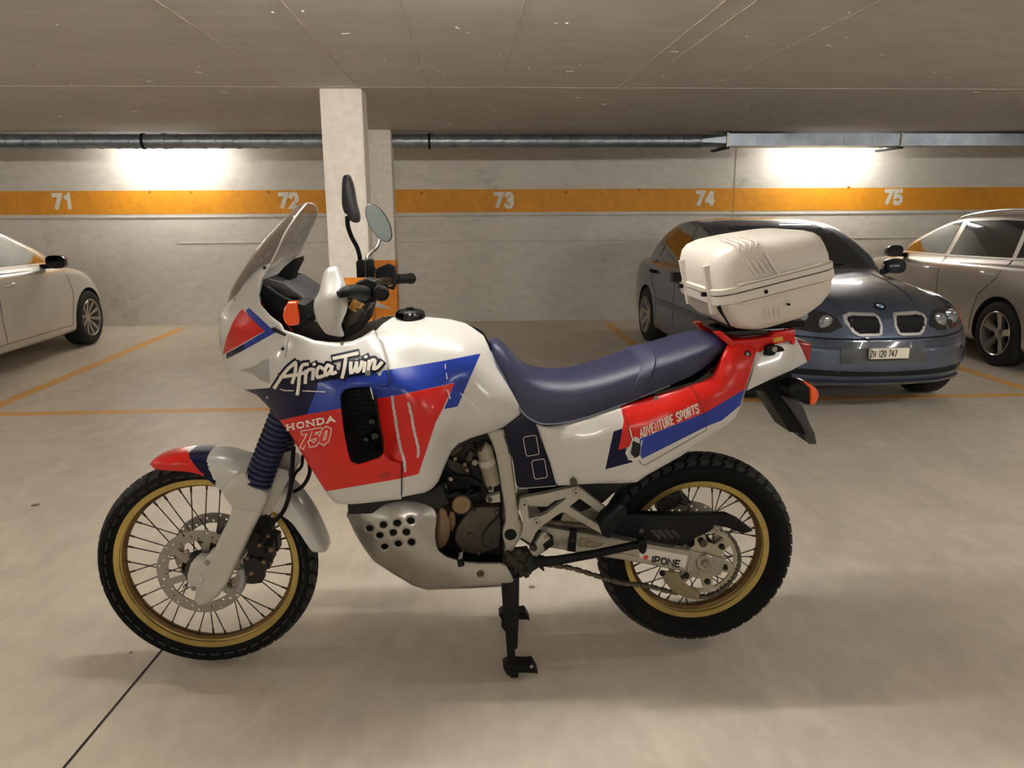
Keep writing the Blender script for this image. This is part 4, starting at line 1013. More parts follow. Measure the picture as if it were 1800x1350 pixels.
FA = Field([(385, 560, .0), (382, 585, .0), (385, 610, .0), (390, 630, .0), (399, 657, .0), (414, 676, .02), (430, 685, .06), (452, 698, .12), (467, 710, .15), (488, 735, .20), (520, 785, .22), (573, 866, .235), (606, 887, .235), (650, 883, .245), (705, 876, .26), (401, 531, .025), (411, 520, .055), (422, 510, .085), (442, 482, .12), (458, 469, .15), (476, 460, .165), (461, 490, .17), (454, 521, .175), (474, 554, .19), (500, 580, .205), (551, 598, .21), (598, 602, .20), (645, 588, .17), (660, 582, .15), (393, 590, .055), (394, 560, .045), (405, 570, .09), (405, 610, .09), (410, 640, .08), (425, 600, .13), (430, 560, .13), (440, 640, .15), (440, 670, .12), (450, 520, .15), (470, 600, .185), (490, 620, .205), (480, 670, .20), (500, 690, .225), (560, 640, .25), (560, 700, .275), (620, 650, .265), (600, 680, .285), (520, 740, .25), (575, 760, .29), (585, 820, .285), (640, 830, .295), (700, 830, .285), (680, 860, .275), (675, 620, .215), (684, 660, .255), (670, 678, .275)])
def scl(poly): return poly
RA = [(mp(c2, (150, 395), (205, 425), (380, 412), (640, 400), (578, 572), (415, 606), (395, 612), (330, 510), (150, 400)), 3),
      (mp(c2, (400, 410), (430, 350), (520, 300), (640, 352), (640, 400), (380, 413)), 3),
      (mp(c2, (640, 400), (640, 345), (760, 350), (930, 300), (960, 290), (1010, 345), (1031, 308), (1062, 308), (1075, 400), (1040, 404), (955, 406), (850, 412), (800, 425), (782, 450), (778, 500), (782, 536), (578, 572)), 2),
      (mp(c2, (415, 606), (578, 572), (782, 536), (900, 520), (1146, 780), (1150, 953), (850, 1004), (690, 1031), (380, 560)), 1),
      (mp(c1, (215, 975), (250, 1012), (368, 1125), (80, 1288), (110, 1170), (150, 1068), (185, 1010)), 1),
      (mp(c1, (240, 985), (262, 968), (442, 1135), (228, 1255), (228, 1212), (368, 1128), (250, 1012)), 2),
      (mp(c1, (108, 1278), (228, 1212), (228, 1255), (108, 1316)), 3),
      (mp(c2, (172, 308), (260, 285), (310, 250), (350, 240), (356, 388), (300, 370), (250, 330)), 4)]
fa = shell('side_cowl', fairA, FA, [WHITE, RED, BLUE, NAVY, GREYP], RA, thick=.005, parent=bike, sp=8, rnd=.007, rr=7, unround=lambda x, y: x < 430 and y < 690)
fa['label'] = 'white cowl with red, blue and navy stripes'
def FAp(e): return lambda x, y: P(x, y, FA(x, y)+e)
# ---- tank with side panels
tankB = mp(c2, (985, 75), (1020, 150), (1050, 250), (1064, 330), (1069, 395), (1040, 404), (955, 406), (962, 440), (992, 560), (1010, 660), (1032, 770), (1032, 800), (1080, 848), (1144, 862), (1142, 1060)) + [(704, 874), (730, 869), (746, 866), (761, 858.5), (771, 846), (781, 821), (788, 805), (794, 793), (806.5, 780), (827, 770), (857, 761), (887, 750), (905, 738), (919, 725), (900, 689), (874, 647), (857, 605), (850, 590), (832, 577), (817.6, 568), (790, 561), (745, 557), (715, 555.5), (700, 556), (688, 559), (672, 570)]
FB = Field([(660, 582, .145), (672, 570, .09), (688, 559, .02), (700, 556, 0), (745, 557, 0), (790, 561, 0), (817, 568, .0), (832, 577, .02), (850, 590, .045), (857, 605, .07), (874, 647, .12), (900, 689, .14), (919, 725, .135), (887, 750, .14), (857, 761, .15), (806, 780, .18), (794, 793, .19), (781, 821, .21), (761, 858, .23), (746, 866, .24), (704, 874, .26), (706, 815, .285), (690, 811, .28), (673, 785, .24), (662, 725, .235), (652, 690, .24), (650, 680, .27), (684, 668, .262), (679, 634, .22), (670, 604, .175),
            (700, 575, .09), (745, 573, .09), (800, 578, .07), (700, 600, .155), (760, 600, .155), (820, 600, .12), (720, 640, .215), (780, 640, .205), (840, 640, .165), (700, 680, .275), (720, 720, .285), (700, 760, .272), (735, 760, .288), (760, 720, .27), (730, 820, .28), (750, 840, .255), (780, 760, .25), (790, 720, .235), (820, 700, .20), (850, 690, .19), (880, 710, .175), (820, 745, .195), (860, 740, .175), (860, 640, .13)])
RB = [(mp(c2, (1020, 312), (1180, 288), (1400, 250), (1613, 208), (1475, 525), (1394, 541), (1420, 480), (1455, 384), (1090, 463), (940, 484), (930, 400), (1040, 404), (1072, 395)), 2),
      (mp(c2, (930, 486), (1090, 463), (1458, 385), (1385, 541), (1345, 620), (1242, 928), (1135, 954), (1130, 862), (1080, 848), (1025, 830), (1020, 760), (960, 560)), 1)]
fb = shell('fuel_tank', tankB, FB, [WHITE, RED, BLUE], RB, thick=.004, parent=bike, sp=8, rnd=.006, rr=6, unround=lambda x, y: y < 600)
fb['label'] = 'white tank and side panel with blue and red stripes'
def FBp(e): return lambda x, y: P(x, y, FB(x, y)+e)
# radiator seen through the opening, opening walls
boxpoly = mp(c2, (740, 405), (1000, 400), (1010, 520), (1070, 800), (1050, 880), (860, 900), (780, 860), (745, 640))
prism('duct_wall', mp(c2, (955, 404), (962, 440), (992, 560), (1012, 660), (1034, 770), (1030, 805), (1042, 812), (1052, 770), (1022, 640), (1000, 540), (985, 404)), .14, .238, BLACK, bike, 0)
rp = prism('radiator', boxpoly, .12, .165, BLACK, bike, .004, mirror=True)
bm = bmesh.new()
for i in range(15):
    t = i/14; a = P(*c2(790+25*t, 440+400*t), .170); b = P(*c2(985+45*t, 430+395*t), .170); sweep(bm, [a, b], .002, 4)
tag(obj('radiator_fin', bm, ENGD, bike, 0), kind='stuff')
bm = bmesh.new()
for x, y, r in ((965, 610, .012), (985, 700, .016), (930, 720, .012), (1000, 780, .010)): lathe(bm, [(0, -.01), (r*.7, -.01), (r, 0), (r, .03)], P(*c2(x, y), .18), 'Y', 10)
obj('radiator_hose_clip', bm, GLOSSB, bike, 30)
# bolts and screws of the cowl
for x, y, r, m in ((*c2(937, 327), .0085, STEEL), (*c2(340, 472), .005, STEEL), (*c2(430, 182), .0045, ENGD), (*c1(892, 1210), .004, STEEL), (*c1(487, 1248), .004, ENGD), (*c1(365, 697), .0045, ENGD), (*c1(165, 910), .004, STEEL)):
    disk('cowl_screw', x, y, FA(x, y)+.004, r, .006, m, bike, 14)
disk('screw_recess', *c2(1035, 935), FA(*c2(1035, 935))+.002, .013, .004, mat('red_recess', (150, 26, 20), .4), bike, 18)
prism('cowl_slot', mp(c1, (412, 1106), (430, 1102), (545, 1165), (535, 1175), (430, 1130)), .18, .206, GLOSSB, bike, 0)
# panel gaps
def gap(name, pts, fld, w=1.6, m=None, e=.0004): return strokes(name, [resamp(pts, 6, False)], w, lambda x, y: P(x, y, fld(x, y)+e), m or BLKP, bike)
gap('panel_gap', mp(c2, (466, 118), (446, 240)), FA, .8)
gap('tank_gap', mp(c2, (985, 78), (1020, 150), (1050, 250), (1064, 330), (1069, 392)), FB, 1.8, e=-.001)
gap('tank_gap', mp(c2, (1144, 864), (1141, 960), (1140, 1058)), FB, 1.8, e=-.001)
# scuffed strips
for pts in (((1085, 460), (1092, 520), (1110, 640), (1135, 780), (1160, 860), (1160, 915)), ((1180, 500), (1200, 580), (1222, 700), (1242, 780), (1240, 830))):
    q = resamp(mp(c2, *pts), 2.2, False); q = [(x+random.uniform(-.8, .8), y) for x, y in q]
    strokes('scuff_strip', [q], 4.6, FBp(.0012), SCUFF, bike)
# pale dashes: highlights painted onto the tank, and pale marks on the cowl
for f_, pts in ((FB, ((1402, 270), (1402, 300))), (FB, ((1408, 325), (1412, 362))), (FB, ((1415, 425), (1432, 480))), (FB, ((1490, 445), (1560, 505), (1612, 555))), (FA, ((385, 405), (440, 430), (560, 432), (685, 438))), (FA, ((955, 412), (972, 482)))):
    strokes('pale_dash', [resamp(mp(c2, *pts), 3, False)], 1.7, lambda x, y, g=f_: P(x, y, g(x, y)+.0012), PALE, bike)
# ---- lettering on the cowl
AT = [[(382, 414), (420, 355), (462, 300), (508, 262)], [(508, 262), (506, 320), (488, 384)], [(418, 350), (470, 342), (505, 335)],
      [(580, 272), (548, 280), (532, 330), (526, 400), (518, 452)], [(498, 342), (535, 330), (566, 322)],
      [(570, 312), (566, 384)], [(568, 335), (582, 308), (602, 302)], [(614, 300), (610, 362)], [(618, 270), (620, 274)],
      [(672, 300), (650, 288), (634, 318), (640, 350), (676, 340)], [(722, 290), (700, 278), (684, 312), (694, 336), (716, 312), (726, 284)], [(724, 290), (724, 328), (748, 320)],
      [(735, 238), (800, 224), (878, 206)], [(808, 226), (800, 290), (786, 352)],
      [(838, 262), (838, 322), (862, 300), (872, 262)], [(872, 262), (874, 316), (894, 296), (904, 256)], [(922, 262), (916, 316)], [(926, 226), (928, 230)],
      [(948, 252), (942, 306)], [(945, 285), (962, 250), (982, 252), (974, 298), (1000, 288), (1022, 262)]]
def FT(e):
    def g(x, y):
        px, py = c2(x, y); return P(px, py, FA(px, py)+e)
    return g
strokes('script_outline', [smoothpoly(s, False, 3) if len(s) > 2 else s for s in AT], 50, FT(.0024), NAVYP, bike, ext=14)
strokes('script_outline', [resamp([(405, 395), (560, 372), (700, 345), (860, 320), (1000, 290)], 20, False)], 52, FT(.0018), NAVYP, bike)
o = strokes('script_lettering', [smoothpoly(s, False, 3) if len(s) > 2 else s for s in AT], 20, FT(.0042), PALE, bike, ext=6); o['label'] = 'white brush-script model lettering'
sl = []
X0, Y0, X1, Y1 = 457, 668, 752, 612
ex = ((X1-X0)/6/3.396*1.0, (Y1-Y0)/6/3.396); o0 = c2(X0, Y0); ey = (-1.2, -9.6)
hw = word('HONDA', o0, (ex[0]*1.22, ex[1]*1.22), ey, {}, .72)
strokes('maker_lettering', hw, 2.7, FAp(.0012), PALE, bike, ext=.9)
ser = []
for i, ch in enumerate('HONDA'):
    for u, v in {'H': ((.1, 0), (.9, 0), (.1, 1), (.9, 1)), 'N': ((.05, 0), (.05, 1), (.95, 1)), 'D': ((.1, 0), (.1, 1)), 'A': ((0, 0), (1, 0))}.get(ch, ()):
        bx = i+u*.72; x = o0[0]+ex[0]*1.22*bx+ey[0]*v; y = o0[1]+ex[1]*1.22*bx+ey[1]*v; ser.append([(x-2.9, y+.55), (x+2.9, y-.55)])
strokes('maker_lettering', ser, 1.7, FAp(.0013), PALE, bike)
def num750(w, e, m, nm):
    o = (526.5, 786); sl = word('750', o, (17.6, -3.2), (5.5, -25), {}, .80)
    return strokes(nm, sl, w, FAp(e), m, bike, ext=w*.45)
num750(9.0, .0016, PALE, 'number_outline'); num750(5.4, .0032, REDP, 'number_fill')

# ---- nose, headlamp, screen
sst = [(401, 531, 404, 531, .02), (407, 519, 416, 518, .07), (415, 503, 432, 494, .11), (428, 483, 455, 473, .145), (443, 460, 477, 461, .172), (461, 435, 489, 437, .176), (480, 414, 500, 412, .172), (499, 394, 513, 391, .158), (515, 376, 524, 375, .135), (527, 362, 533, 364, .095), (534, 357, 538, 358.5, .05), (538, 356.5, 540, 357, .012)]
sc = saddle('windscreen', sst, SCREEN, bike, 14, .8, thick=.003); sc['label'] = 'smoked transparent windscreen'
for mir in (0,):
    q = [P(x, y, w+.001) for _, _, x, y, w in sst[4:]]; bm = sweep(bmesh.new(), [Vector(v) for v in smoothpoly([tuple(v) for v in q], False, 3)], .0024, 6)
    e_ = obj('screen_edge', bm, mat('edge_trim', (214, 206, 196), .25, coat=.5), bike); mirror_copy(e_, bike)
# headlamp block and inner cockpit
prism('headlamp_housing', [(425, 570), (452, 545), (500, 600), (480, 650), (430, 640)], -.10, .10, GLOSSB, bike, .004)
prism('instrument_cluster', mp(c1, (350, 790), (385, 765), (430, 768), (520, 808), (590, 862), (660, 925), (690, 985), (700, 1060), (690, 1150), (600, 1130), (540, 1105), (400, 1010), (345, 930), (330, 880)), -.13, .13, BLACK, bike, .008)
prism('cluster_hood', mp(c1, (350, 780), (380, 768), (500, 800), (590, 862), (640, 900), (690, 960), (640, 950), (590, 905), (520, 900), (400, 850), (350, 815)), -.14, .14, mat('dark_grey_plastic', (46, 46, 48), .45, var=.15), bike, .006)
prism('screen_bracket', mp(c1, (425, 775), (500, 690), (560, 640), (585, 630), (588, 655), (545, 740), (530, 820), (495, 805)), -.03, .065, BLACK, bike, .003)
prism('cluster_frame', mp(c1, (560, 1060), (640, 1040), (720, 1060), (780, 1110), (870, 1170), (900, 1200), (800, 1200), (690, 1185), (560, 1140)), -.16, .16, ENGD, bike, .006)
tube('wiring_loom', [(*c1(600, 900), .145), (*c1(680, 980), .15), (*c1(700, 1080), .15), (*c1(780, 1160), .14), (*c1(880, 1185), .12)], .009, BLACK, bike, 8, 4)
tube('wiring_loom', [(*c1(380, 830), .15), (*c1(480, 900), .155), (*c1(600, 960), .15), (*c1(660, 1060), .14)], .007, BLACK, bike, 8, 4)
# indicators front
ip = mp(c1, (522, 930), (580, 928), (592, 980), (602, 1060), (588, 1088), (530, 1095), (500, 1075), (484, 1030), (492, 975))
prism('indicator_lens', ip, .30, .335, AMBER, bike, .010, 3, mirror=True)
prism('indicator_body', mp(c1, (575, 935), (640, 950), (650, 1040), (610, 1080), (595, 1075), (600, 1000)), .20, .325, BLACK, bike, .006, mirror=True)
# steering area
prism('fork_clamp', mp(c1, (985, 1000), (1050, 1000), (1010, 1130), (900, 1190), (900, 1130)), -.14, .14, ENGD, bike, .006)
hb = [P(671, 516, .405), P(668, 515, .31), P(652, 516, .20), P(640, 520, .10), P(636, 524, .03)]
pts = hb+[Vector((hb[-1].x, 2*YB-hb[-1].y, hb[-1].z)), P(*c1(1120, 800), -.15), P(*c1(1200, 785), -.22), P(*c1(1255, 776), -.30), P(*c1(1350, 770), -.415)]
tube('handlebar', [tuple(v) for v in pts], .0115, mat('bar_metal', (70, 62, 46), .4, metal=.8), bike, 14, 4, world=True)
g0, g1 = P(671, 516, .415), P(667, 515, .285); o = obj('grip', sweep(bmesh.new(), [g0, g0+(g1-g0)*.06, g0+(g1-g0)*.08, g1-(g1-g0)*.06, g1], [.018, .0195, .0165, .0165, .020], 20), BLACK, bike)
disk('bar_end', 671.5, 516, .43, .0155, .02, BLACK, bike, 20, .2)
# switch clusters and levers
prism('switch_housing', mp(c1, (985, 800), (1060, 770), (1120, 790), (1135, 860), (1120, 930), (1050, 950), (990, 920), (960, 860)), .225, .285, BLACK, bike, .008, mirror=True)
tube('clutch_lever', [(*c1(1010, 870), .27), (*c1(930, 835), .30), (*c1(880, 850), .34)], [.010, .008, .0075], BLACK, bike, 10, 4, mirror=True)
tube('lever_boot', [(*c1(868, 880), .425), (*c1(912, 862), .41), (*c1(970, 858), .36), (*c1(1040, 870), .29)], [.009, .013, .018, .020], BLACK, bike, 12, 3)
tube('cable', [(*c1(960, 900), .25), (*c1(890, 920), .22), (*c1(870, 1000), .18), (*c1(900, 1090), .15), (*c1(900, 1160), .10)], .0045, BLACK, bike, 8, 5)
tube('cable', [(*c1(1080, 930), .10), (*c1(1030, 1010), .12), (*c1(960, 1090), .14), (*c1(890, 1150), .12)], .0045, BLACK, bike, 8, 5)
bm = sweep(bmesh.new(), [P(*c1(1010, 915), .13), P(*c1(968, 985), .13)], .0165, 18); obj('fork_cap', bm, BRASS, bike)
bm = sweep(bmesh.new(), [P(*c1(1000, 965), .125), P(*c1(955, 1060), .125), P(*c1(925, 1105), .125)], [.021, .021, .016], 14); obj('master_cylinder', bm, ENGM, bike)
disk('adjuster_knob', *c1(908, 1000), .15, .0085, .02, BLACK, bike, 14)
for x, y in ((1012, 940), (985, 990)): disk('clamp_bolt', *c1(x, y), .15, .004, .01, STEEL, bike, 10)
# hand guards
HGf = Field([(*c1(840, 690), .33), (*c1(735, 860), .38), (*c1(700, 960), .40), (*c1(760, 1120), .38), (*c1(890, 1165), .33), (*c1(930, 960), .36), (*c1(860, 700), .33), (*c1(800, 900), .42), (*c1(820, 1050), .40)])
hg = shell('hand_guard', smoothpoly(mp(c1, (835, 688), (790, 702), (762, 750), (735, 860), (705, 915), (700, 980), (722, 1055), (762, 1120), (800, 1150), (892, 1165), (902, 1140), (886, 1080), (930, 960), (912, 800), (884, 745), (866, 695)), True, 3), HGf, [mat('hand_guard_white', (190, 188, 180), .35, coat=.3, var=.04)], (), thick=.004, parent=bike, sp=9, rnd=.012, rr=8, mirror=False)
HG2 = Field([(650, 528, -.30), (688, 543, -.36), (673, 543, -.36), (647, 535, -.30), (655, 520, -.3)])
shell('hand_guard', mp(c1, (1078, 915), (1110, 920), (1145, 938), (1228, 976), (1170, 974), (1070, 945)), HG2, [MATS['hand_guard_white']], (), thick=.005, parent=bike, sp=6, rnd=0, mirror=False)
# right switchgear and grip visible past the left one come from mirrored parts
prism('brake_reservoir', mp(c1, (1120, 735), (1200, 715), (1240, 730), (1262, 780), (1240, 850), (1170, 830), (1110, 800)), -.30, -.245, BLACK, bike, .006)
tube('grip_visible_end', [(*c1(1255, 775), -.30), (*c1(1340, 770), -.40), (*c1(1358, 770), -.425)], [.0165, .0165, .02], BLACK, bike, 16).name = 'throttle_grip'
disk('ignition_ring', *c1(1215, 800), -.24, .012, .02, BRASS, bike, 14)
# mirrors
for i, (a_, b_, of) in enumerate((((985, 645), (1045, 765), .21), ((1050, 640), (1105, 765), -.19))):
    prism('mirror_clamp', mp(c1, (a_[0], a_[1]+15), (a_[0]+12, a_[1]), (b_[0]-10, a_[1]), (b_[0], a_[1]+20), (b_[0]+4, b_[1]), (a_[0]+6, b_[1])), of-.012, of+.016, BLACK, bike, .004)
tube('mirror_stem', [(*c1(1012, 660), .21), (*c1(1012, 625), .215), (*c1(995, 560), .24), (*c1(958, 490), .27), (*c1(932, 415), .29), (*c1(928, 350), .30)], .0058, BLACK, bike, 10, 4)
tube('mirror_stem', [(*c1(1068, 660), -.19), (*c1(1062, 625), -.20), (*c1(1090, 590), -.22), (*c1(1125, 560), -.24), (*c1(1145, 510), -.26)], .0066, mat('stem_grey', (84, 82, 78), .35, metal=.6), bike, 10, 4)
prism('mirror_shell', smoothpoly(mp(c1, (910, 64), (932, 70), (960, 150), (980, 260), (1000, 340), (996, 385), (975, 391), (940, 373), (925, 338), (905, 322), (889, 262), (888, 150), (895, 85)), True, 3), .27, .315, mat('mirror_black', (18, 19, 26), .35, var=.1), bike, .008, 3)
mc = P(666, 392, -.27); n = 28
def mell(r1, r2, yo): return [mc+Vector((r1*math.cos(2*PI*i/n)*math.cos(.28)+r2*math.sin(2*PI*i/n)*math.sin(-.28)*1.0, yo+r1*math.cos(2*PI*i/n)*.55, r1*math.cos(2*PI*i/n)*math.sin(-.28)+r2*math.sin(2*PI*i/n)*math.cos(.28))) for i in range(n)]
bm = bmesh.new(); rws = [[bm.verts.new(v) for v in mell(*q)] for q in ((.034, .060, -.004), (.037, .063, -.002), (.037, .063, .01), (.02, .04, .026))]
for k in range(3):
    for i in range(n): bm.faces.new([rws[k][i], rws[k][(i+1) % n], rws[k+1][(i+1) % n], rws[k+1][i]])
bm.faces.new(rws[3][::-1]); ms = obj('mirror_shell', bm, MATS['mirror_black'], bike, 40)
bm = bmesh.new(); a = [bm.verts.new(v) for v in mell(.0345, .0605, -.0045)]; b = [bm.verts.new(v) for v in mell(.0345, .0605, -.001)]; bm.faces.new(a); bm.faces.new(b[::-1])
for i in range(n): bm.faces.new([a[(i+1) % n], a[i], b[i], b[(i+1) % n]])
obj('mirror_glass', bm, MIRR, ms, 0)
# filler cap
cz = P(721, 556, 0); bm = lathe(bmesh.new(), [(0, .030), (.012, .030), (.014, .024), (.034, .024), (.043, .018), (.045, .008), (.045, -.012)], (cz.x, YB, cz.z-.004), 'Z', 32)
obj('filler_cap', bm, GLOSSB, bike, 30)

# ---- engine bay
prism('engine_core', mp(c4, (640, 560), (720, 400), (780, 290), (900, 205), (1030, 165), (1090, 200), (1120, 600), (1130, 900), (1140, 1070), (900, 1075), (760, 1030), (660, 960), (640, 800), (600, 640)), -.13, .055, ENGD, bike, .006)
prism('radiator_side', [(610, 880), (705, 872), (760, 862), (775, 850), (790, 885), (760, 900), (612, 905)], -.16, .16, ENGD, bike, .004)
def bar4(nm, a, b, r, off, m, n=10): return tube(nm, [(*c4(*a), off), (*c4(*b), off)], r, m, bike, n)
# cylinder head: finned V block
a_ = P(*c4(745, 330), .09)
for k in range(7):
    x0, y0 = 735+k*6, 340+k*17
    prism('cylinder_fin', mp(c4, (x0, y0), (x0+150, y0+62), (x0+146, y0+70), (x0-4, y0+9)), -.02, .105, ENGM, bike, 0)
for k in range(5):
    x0, y0 = 800+k*10, 262+k*22
    prism('cylinder_fin', mp(c4, (x0+70, y0-50), (x0+120, y0-30), (x0+116, y0-22), (x0+64, y0-42)), .0, .10, ENGM, bike, 0)
bar4('rocker_cover', (760, 300), (840, 245), .016, .09, ENGM); bar4('intake_tube', (880, 350), (915, 290), .011, .11, ENGM); bar4('intake_tube', (850, 210), (940, 215), .018, .07, ENGD)
prism('cylinder_head', mp(c4, (760, 300), (840, 240), (920, 225), (935, 300), (880, 380), (800, 360)), -.03, .085, ENGD, bike, .006)
for x, y, r in ((795, 345, .006), (862, 385, .006), (932, 372, .010), (765, 485, .008), (720, 545, .009), (878, 425, .006), (700, 560, .007)): disk('engine_bolt', *c4(x, y), .115, r, .02, STEEL if r > .007 else ENGB, bike, 12)
tube('coolant_hose', [(*c4(690, 540), .12), (*c4(740, 600), .12), (*c4(800, 590), .12), (*c4(870, 610), .12), (*c4(960, 590), .12)], .012, BLACK, bike, 10, 4)
tube('coolant_hose', [(*c4(740, 420), .10), (*c4(800, 470), .11), (*c4(900, 480), .11), (*c4(960, 520), .11)], .010, BLACK, bike, 10, 4)
tube('wiring', [(*c4(900, 560), .12), (*c4(860, 600), .13), (*c4(790, 640), .13), (*c4(740, 740), .13)], .004, BLACK, bike, 8, 4)
prism('carburettor', mp(c4, (905, 560), (970, 570), (975, 640), (930, 660), (895, 620)), .0, .10, ENGD, bike, .005)
prism('stator_cover', smoothpoly(mp(c4, (672, 705), (700, 685), (740, 720), (762, 800), (758, 880), (735, 940), (700, 975), (662, 960), (655, 850), (668, 770)), True, 3), .03, .135, ENGB, bike, .012, 3)
prism('crankcase_cover', mp(c4, (905, 690), (950, 682), (1108, 682), (1108, 742), (1060, 800), (1100, 900), (1080, 975), (1010, 1000), (950, 1022), (850, 1000), (805, 950), (790, 905), (800, 835), (850, 760)), .03, .125, ENGM, bike, .008, 3)
prism('cover_boss', mp(c4, (1108, 745), (1040, 800), (985, 880), (990, 950), (1060, 985), (1100, 960), (1115, 850)), .09, .138, mat('engine_soot', (46, 40, 32), .6, metal=.35, var=.4, scale=40, bump=.4), bike, .006, 3)
disk('pickup_cover', *c4(838, 668), .140, .029, .05, ENGB, bike, 30, .12)
disk('pickup_ring', *c4(838, 668), .128, .034, .05, ENGD, bike, 30, .1)
prism('engine_web', mp(c4, (730, 690), (790, 720), (800, 800), (770, 860), (755, 780)), .05, .115, ENGB, bike, .004)
for x, y in ((932, 715), (1062, 912), (905, 880), (1085, 720), (850, 985), (960, 1005)): disk('cover_bolt', *c4(x, y), .138, .0055, .01, ENGM, bike, 10)
# damper reservoir
tube('reservoir', [(*c4(985, 262), .115), (*c4(1000, 270), .115), (*c4(1030, 410), .115), (*c4(1060, 520), .115)], [.020, .024, .025, .024], mat('reservoir_grey', (138, 130, 112), .5, metal=.2, var=.1, dirt=(80, 70, 50), dirt_amt=.5), bike, 18)
tube('reservoir_band', [(*c4(1013, 345), .115), (*c4(1022, 385), .115)], .0262, mat('band_grey', (160, 154, 138), .5), bike, 18)
prism('reservoir_foot', mp(c4, (1005, 495), (1062, 505), (1065, 575), (1030, 582), (1018, 530)), .10, .135, ALU, bike, .004); disk('bracket_bolt', *c4(1040, 552), .142, .006, .01, ENGD, bike, 10)
prism('engine_mount', mp(c4, (1108, 585), (1112, 648), (1045, 655), (1015, 650), (1008, 632), (1020, 612)), .105, .13, FRAMEM, bike, .004); disk('bracket_bolt', *c4(1036, 633), .137, .008, .01, ENGM, bike, 12)
# frame side member
fp = mp(c4, (1015, 165), (1055, 150), (1095, 140), (1135, 142), (1165, 235), (1190, 330), (1205, 470), (1218, 560), (1222, 640), (1238, 700), (1240, 760), (1262, 800), (1262, 860), (1250, 905), (1215, 960), (1195, 1000), (1180, 1040), (1138, 1035), (1142, 950), (1128, 900), (1124, 850), (1145, 790), (1140, 700), (1120, 560), (1100, 440), (1078, 320), (1050, 230))
prism('frame_member', fp, .085, .135, FRAMEM, bike, .007, 3, mirror=True)
disk('pivot_cap', *c4(1181, 875), .138, .0185, .006, BLACK, bike, 28)
prism('frame_slot', mp(c4, (1130, 175), (1145, 185), (1178, 300), (1172, 318), (1158, 260)), .13, .1362, ENGD, bike, 0)
# backbone under the tank and seat keeps the bodywork together
prism('seat_rail', [(840, 770), (900, 740), (960, 750), (1100, 730), (1260, 640), (1390, 610), (1395, 630), (1270, 670), (1110, 790), (960, 830), (900, 800)], -.10, .10, ENGD, bike, .006)
prism('frame_spine', [(640, 600), (700, 585), (830, 610), (900, 700), (930, 760), (820, 780), (700, 860), (620, 860), (560, 720), (600, 620)], -.11, .11, ENGD, bike, .006)
# ---- bash plate
BPf = Field([(609, 906, .085), (613, 896, .10), (663, 884, .15), (746, 876, .15), (765, 895, .16), (766, 934, .175), (786, 977, .185), (880, 990, .185), (902, 1022, .18), (900, 1028, .175), (776, 1035, .15), (751, 1035, .145), (726, 1027, .14), (658, 984, .11), (635, 950, .095), (640, 910, .15), (660, 950, .16), (690, 900, .175), (690, 970, .165), (740, 900, .175), (730, 1000, .17), (800, 1010, .185), (650, 895, .15), (760, 1020, .16)])
bpo = mp(c4, (35, 740), (42, 712), (65, 700), (250, 650), (420, 628), (575, 618), (610, 632), (650, 680), (672, 740), (668, 800), (658, 860), (662, 930), (680, 985), (735, 1025), (800, 1045), (860, 1060), (960, 1068), (1110, 1070), (1150, 1090), (1180, 1140), (1202, 1190), (1190, 1225), (900, 1240), (700, 1251), (600, 1251), (545, 1242), (500, 1220), (360, 1135), (230, 1050), (160, 960), (95, 850))
holes = [[(c4(x, y)[0]+6.6*math.cos(2*PI*k/16), c4(x, y)[1]+5.6*math.sin(2*PI*k/16)) for k in range(16)] for x, y in ((197, 828), (294, 803), (390, 790), (485, 773), (268, 877), (362, 857), (455, 852), (302, 956), (397, 935), (490, 923))]
shell('bash_plate', bpo, BPf, [ALUB], (), holes, .004, bike, 9, .005, 4)
bm = bmesh.new(); st = mp(c4, (42, 720), (95, 850), (160, 960), (230, 1050), (360, 1135), (500, 1220), (600, 1250), (900, 1240), (1190, 1225)); rows = []
for x, y in st:
    w = BPf(x, y)-.008; p = P(x, y, w); rows.append([bm.verts.new((p.x, YB+w*k/4, p.z-.002)) for k in range(-4, 5)])
for i in range(len(rows)-1):
    for j in range(8): bm.faces.new([rows[i][j], rows[i][j+1], rows[i+1][j+1], rows[i+1][j]])
bmesh.ops.recalc_face_normals(bm, faces=bm.faces); bmesh.ops.solidify(bm, geom=bm.faces[:], thickness=.003); obj('bash_plate_floor', bm, ALUB, bike, 40, recalc=False)
prism('sump', mp(c4, (120, 740), (560, 680), (640, 800), (680, 1000), (820, 1070), (1130, 1080), (1160, 1190), (620, 1210), (300, 1050), (180, 900)), -.12, .125, ENGD, bike, .004)
disk('plate_bolt', *c4(970, 1146), .186, .0115, .008, ENGM, bike, 20); disk('plate_washer', *c4(978, 1146), .182, .017, .005, STEEL, bike, 24)
tube('gear_lever', [(*c4(835, 1000), .17), (*c4(828, 1045), .185), (*c4(838, 1090), .19)], [.007, .008, .009], STEEL, bike, 12); tube('gear_lever_rubber', [(*c4(828, 1045), .195), (*c4(838, 1092), .20)], .0098, BLACK, bike, 14)
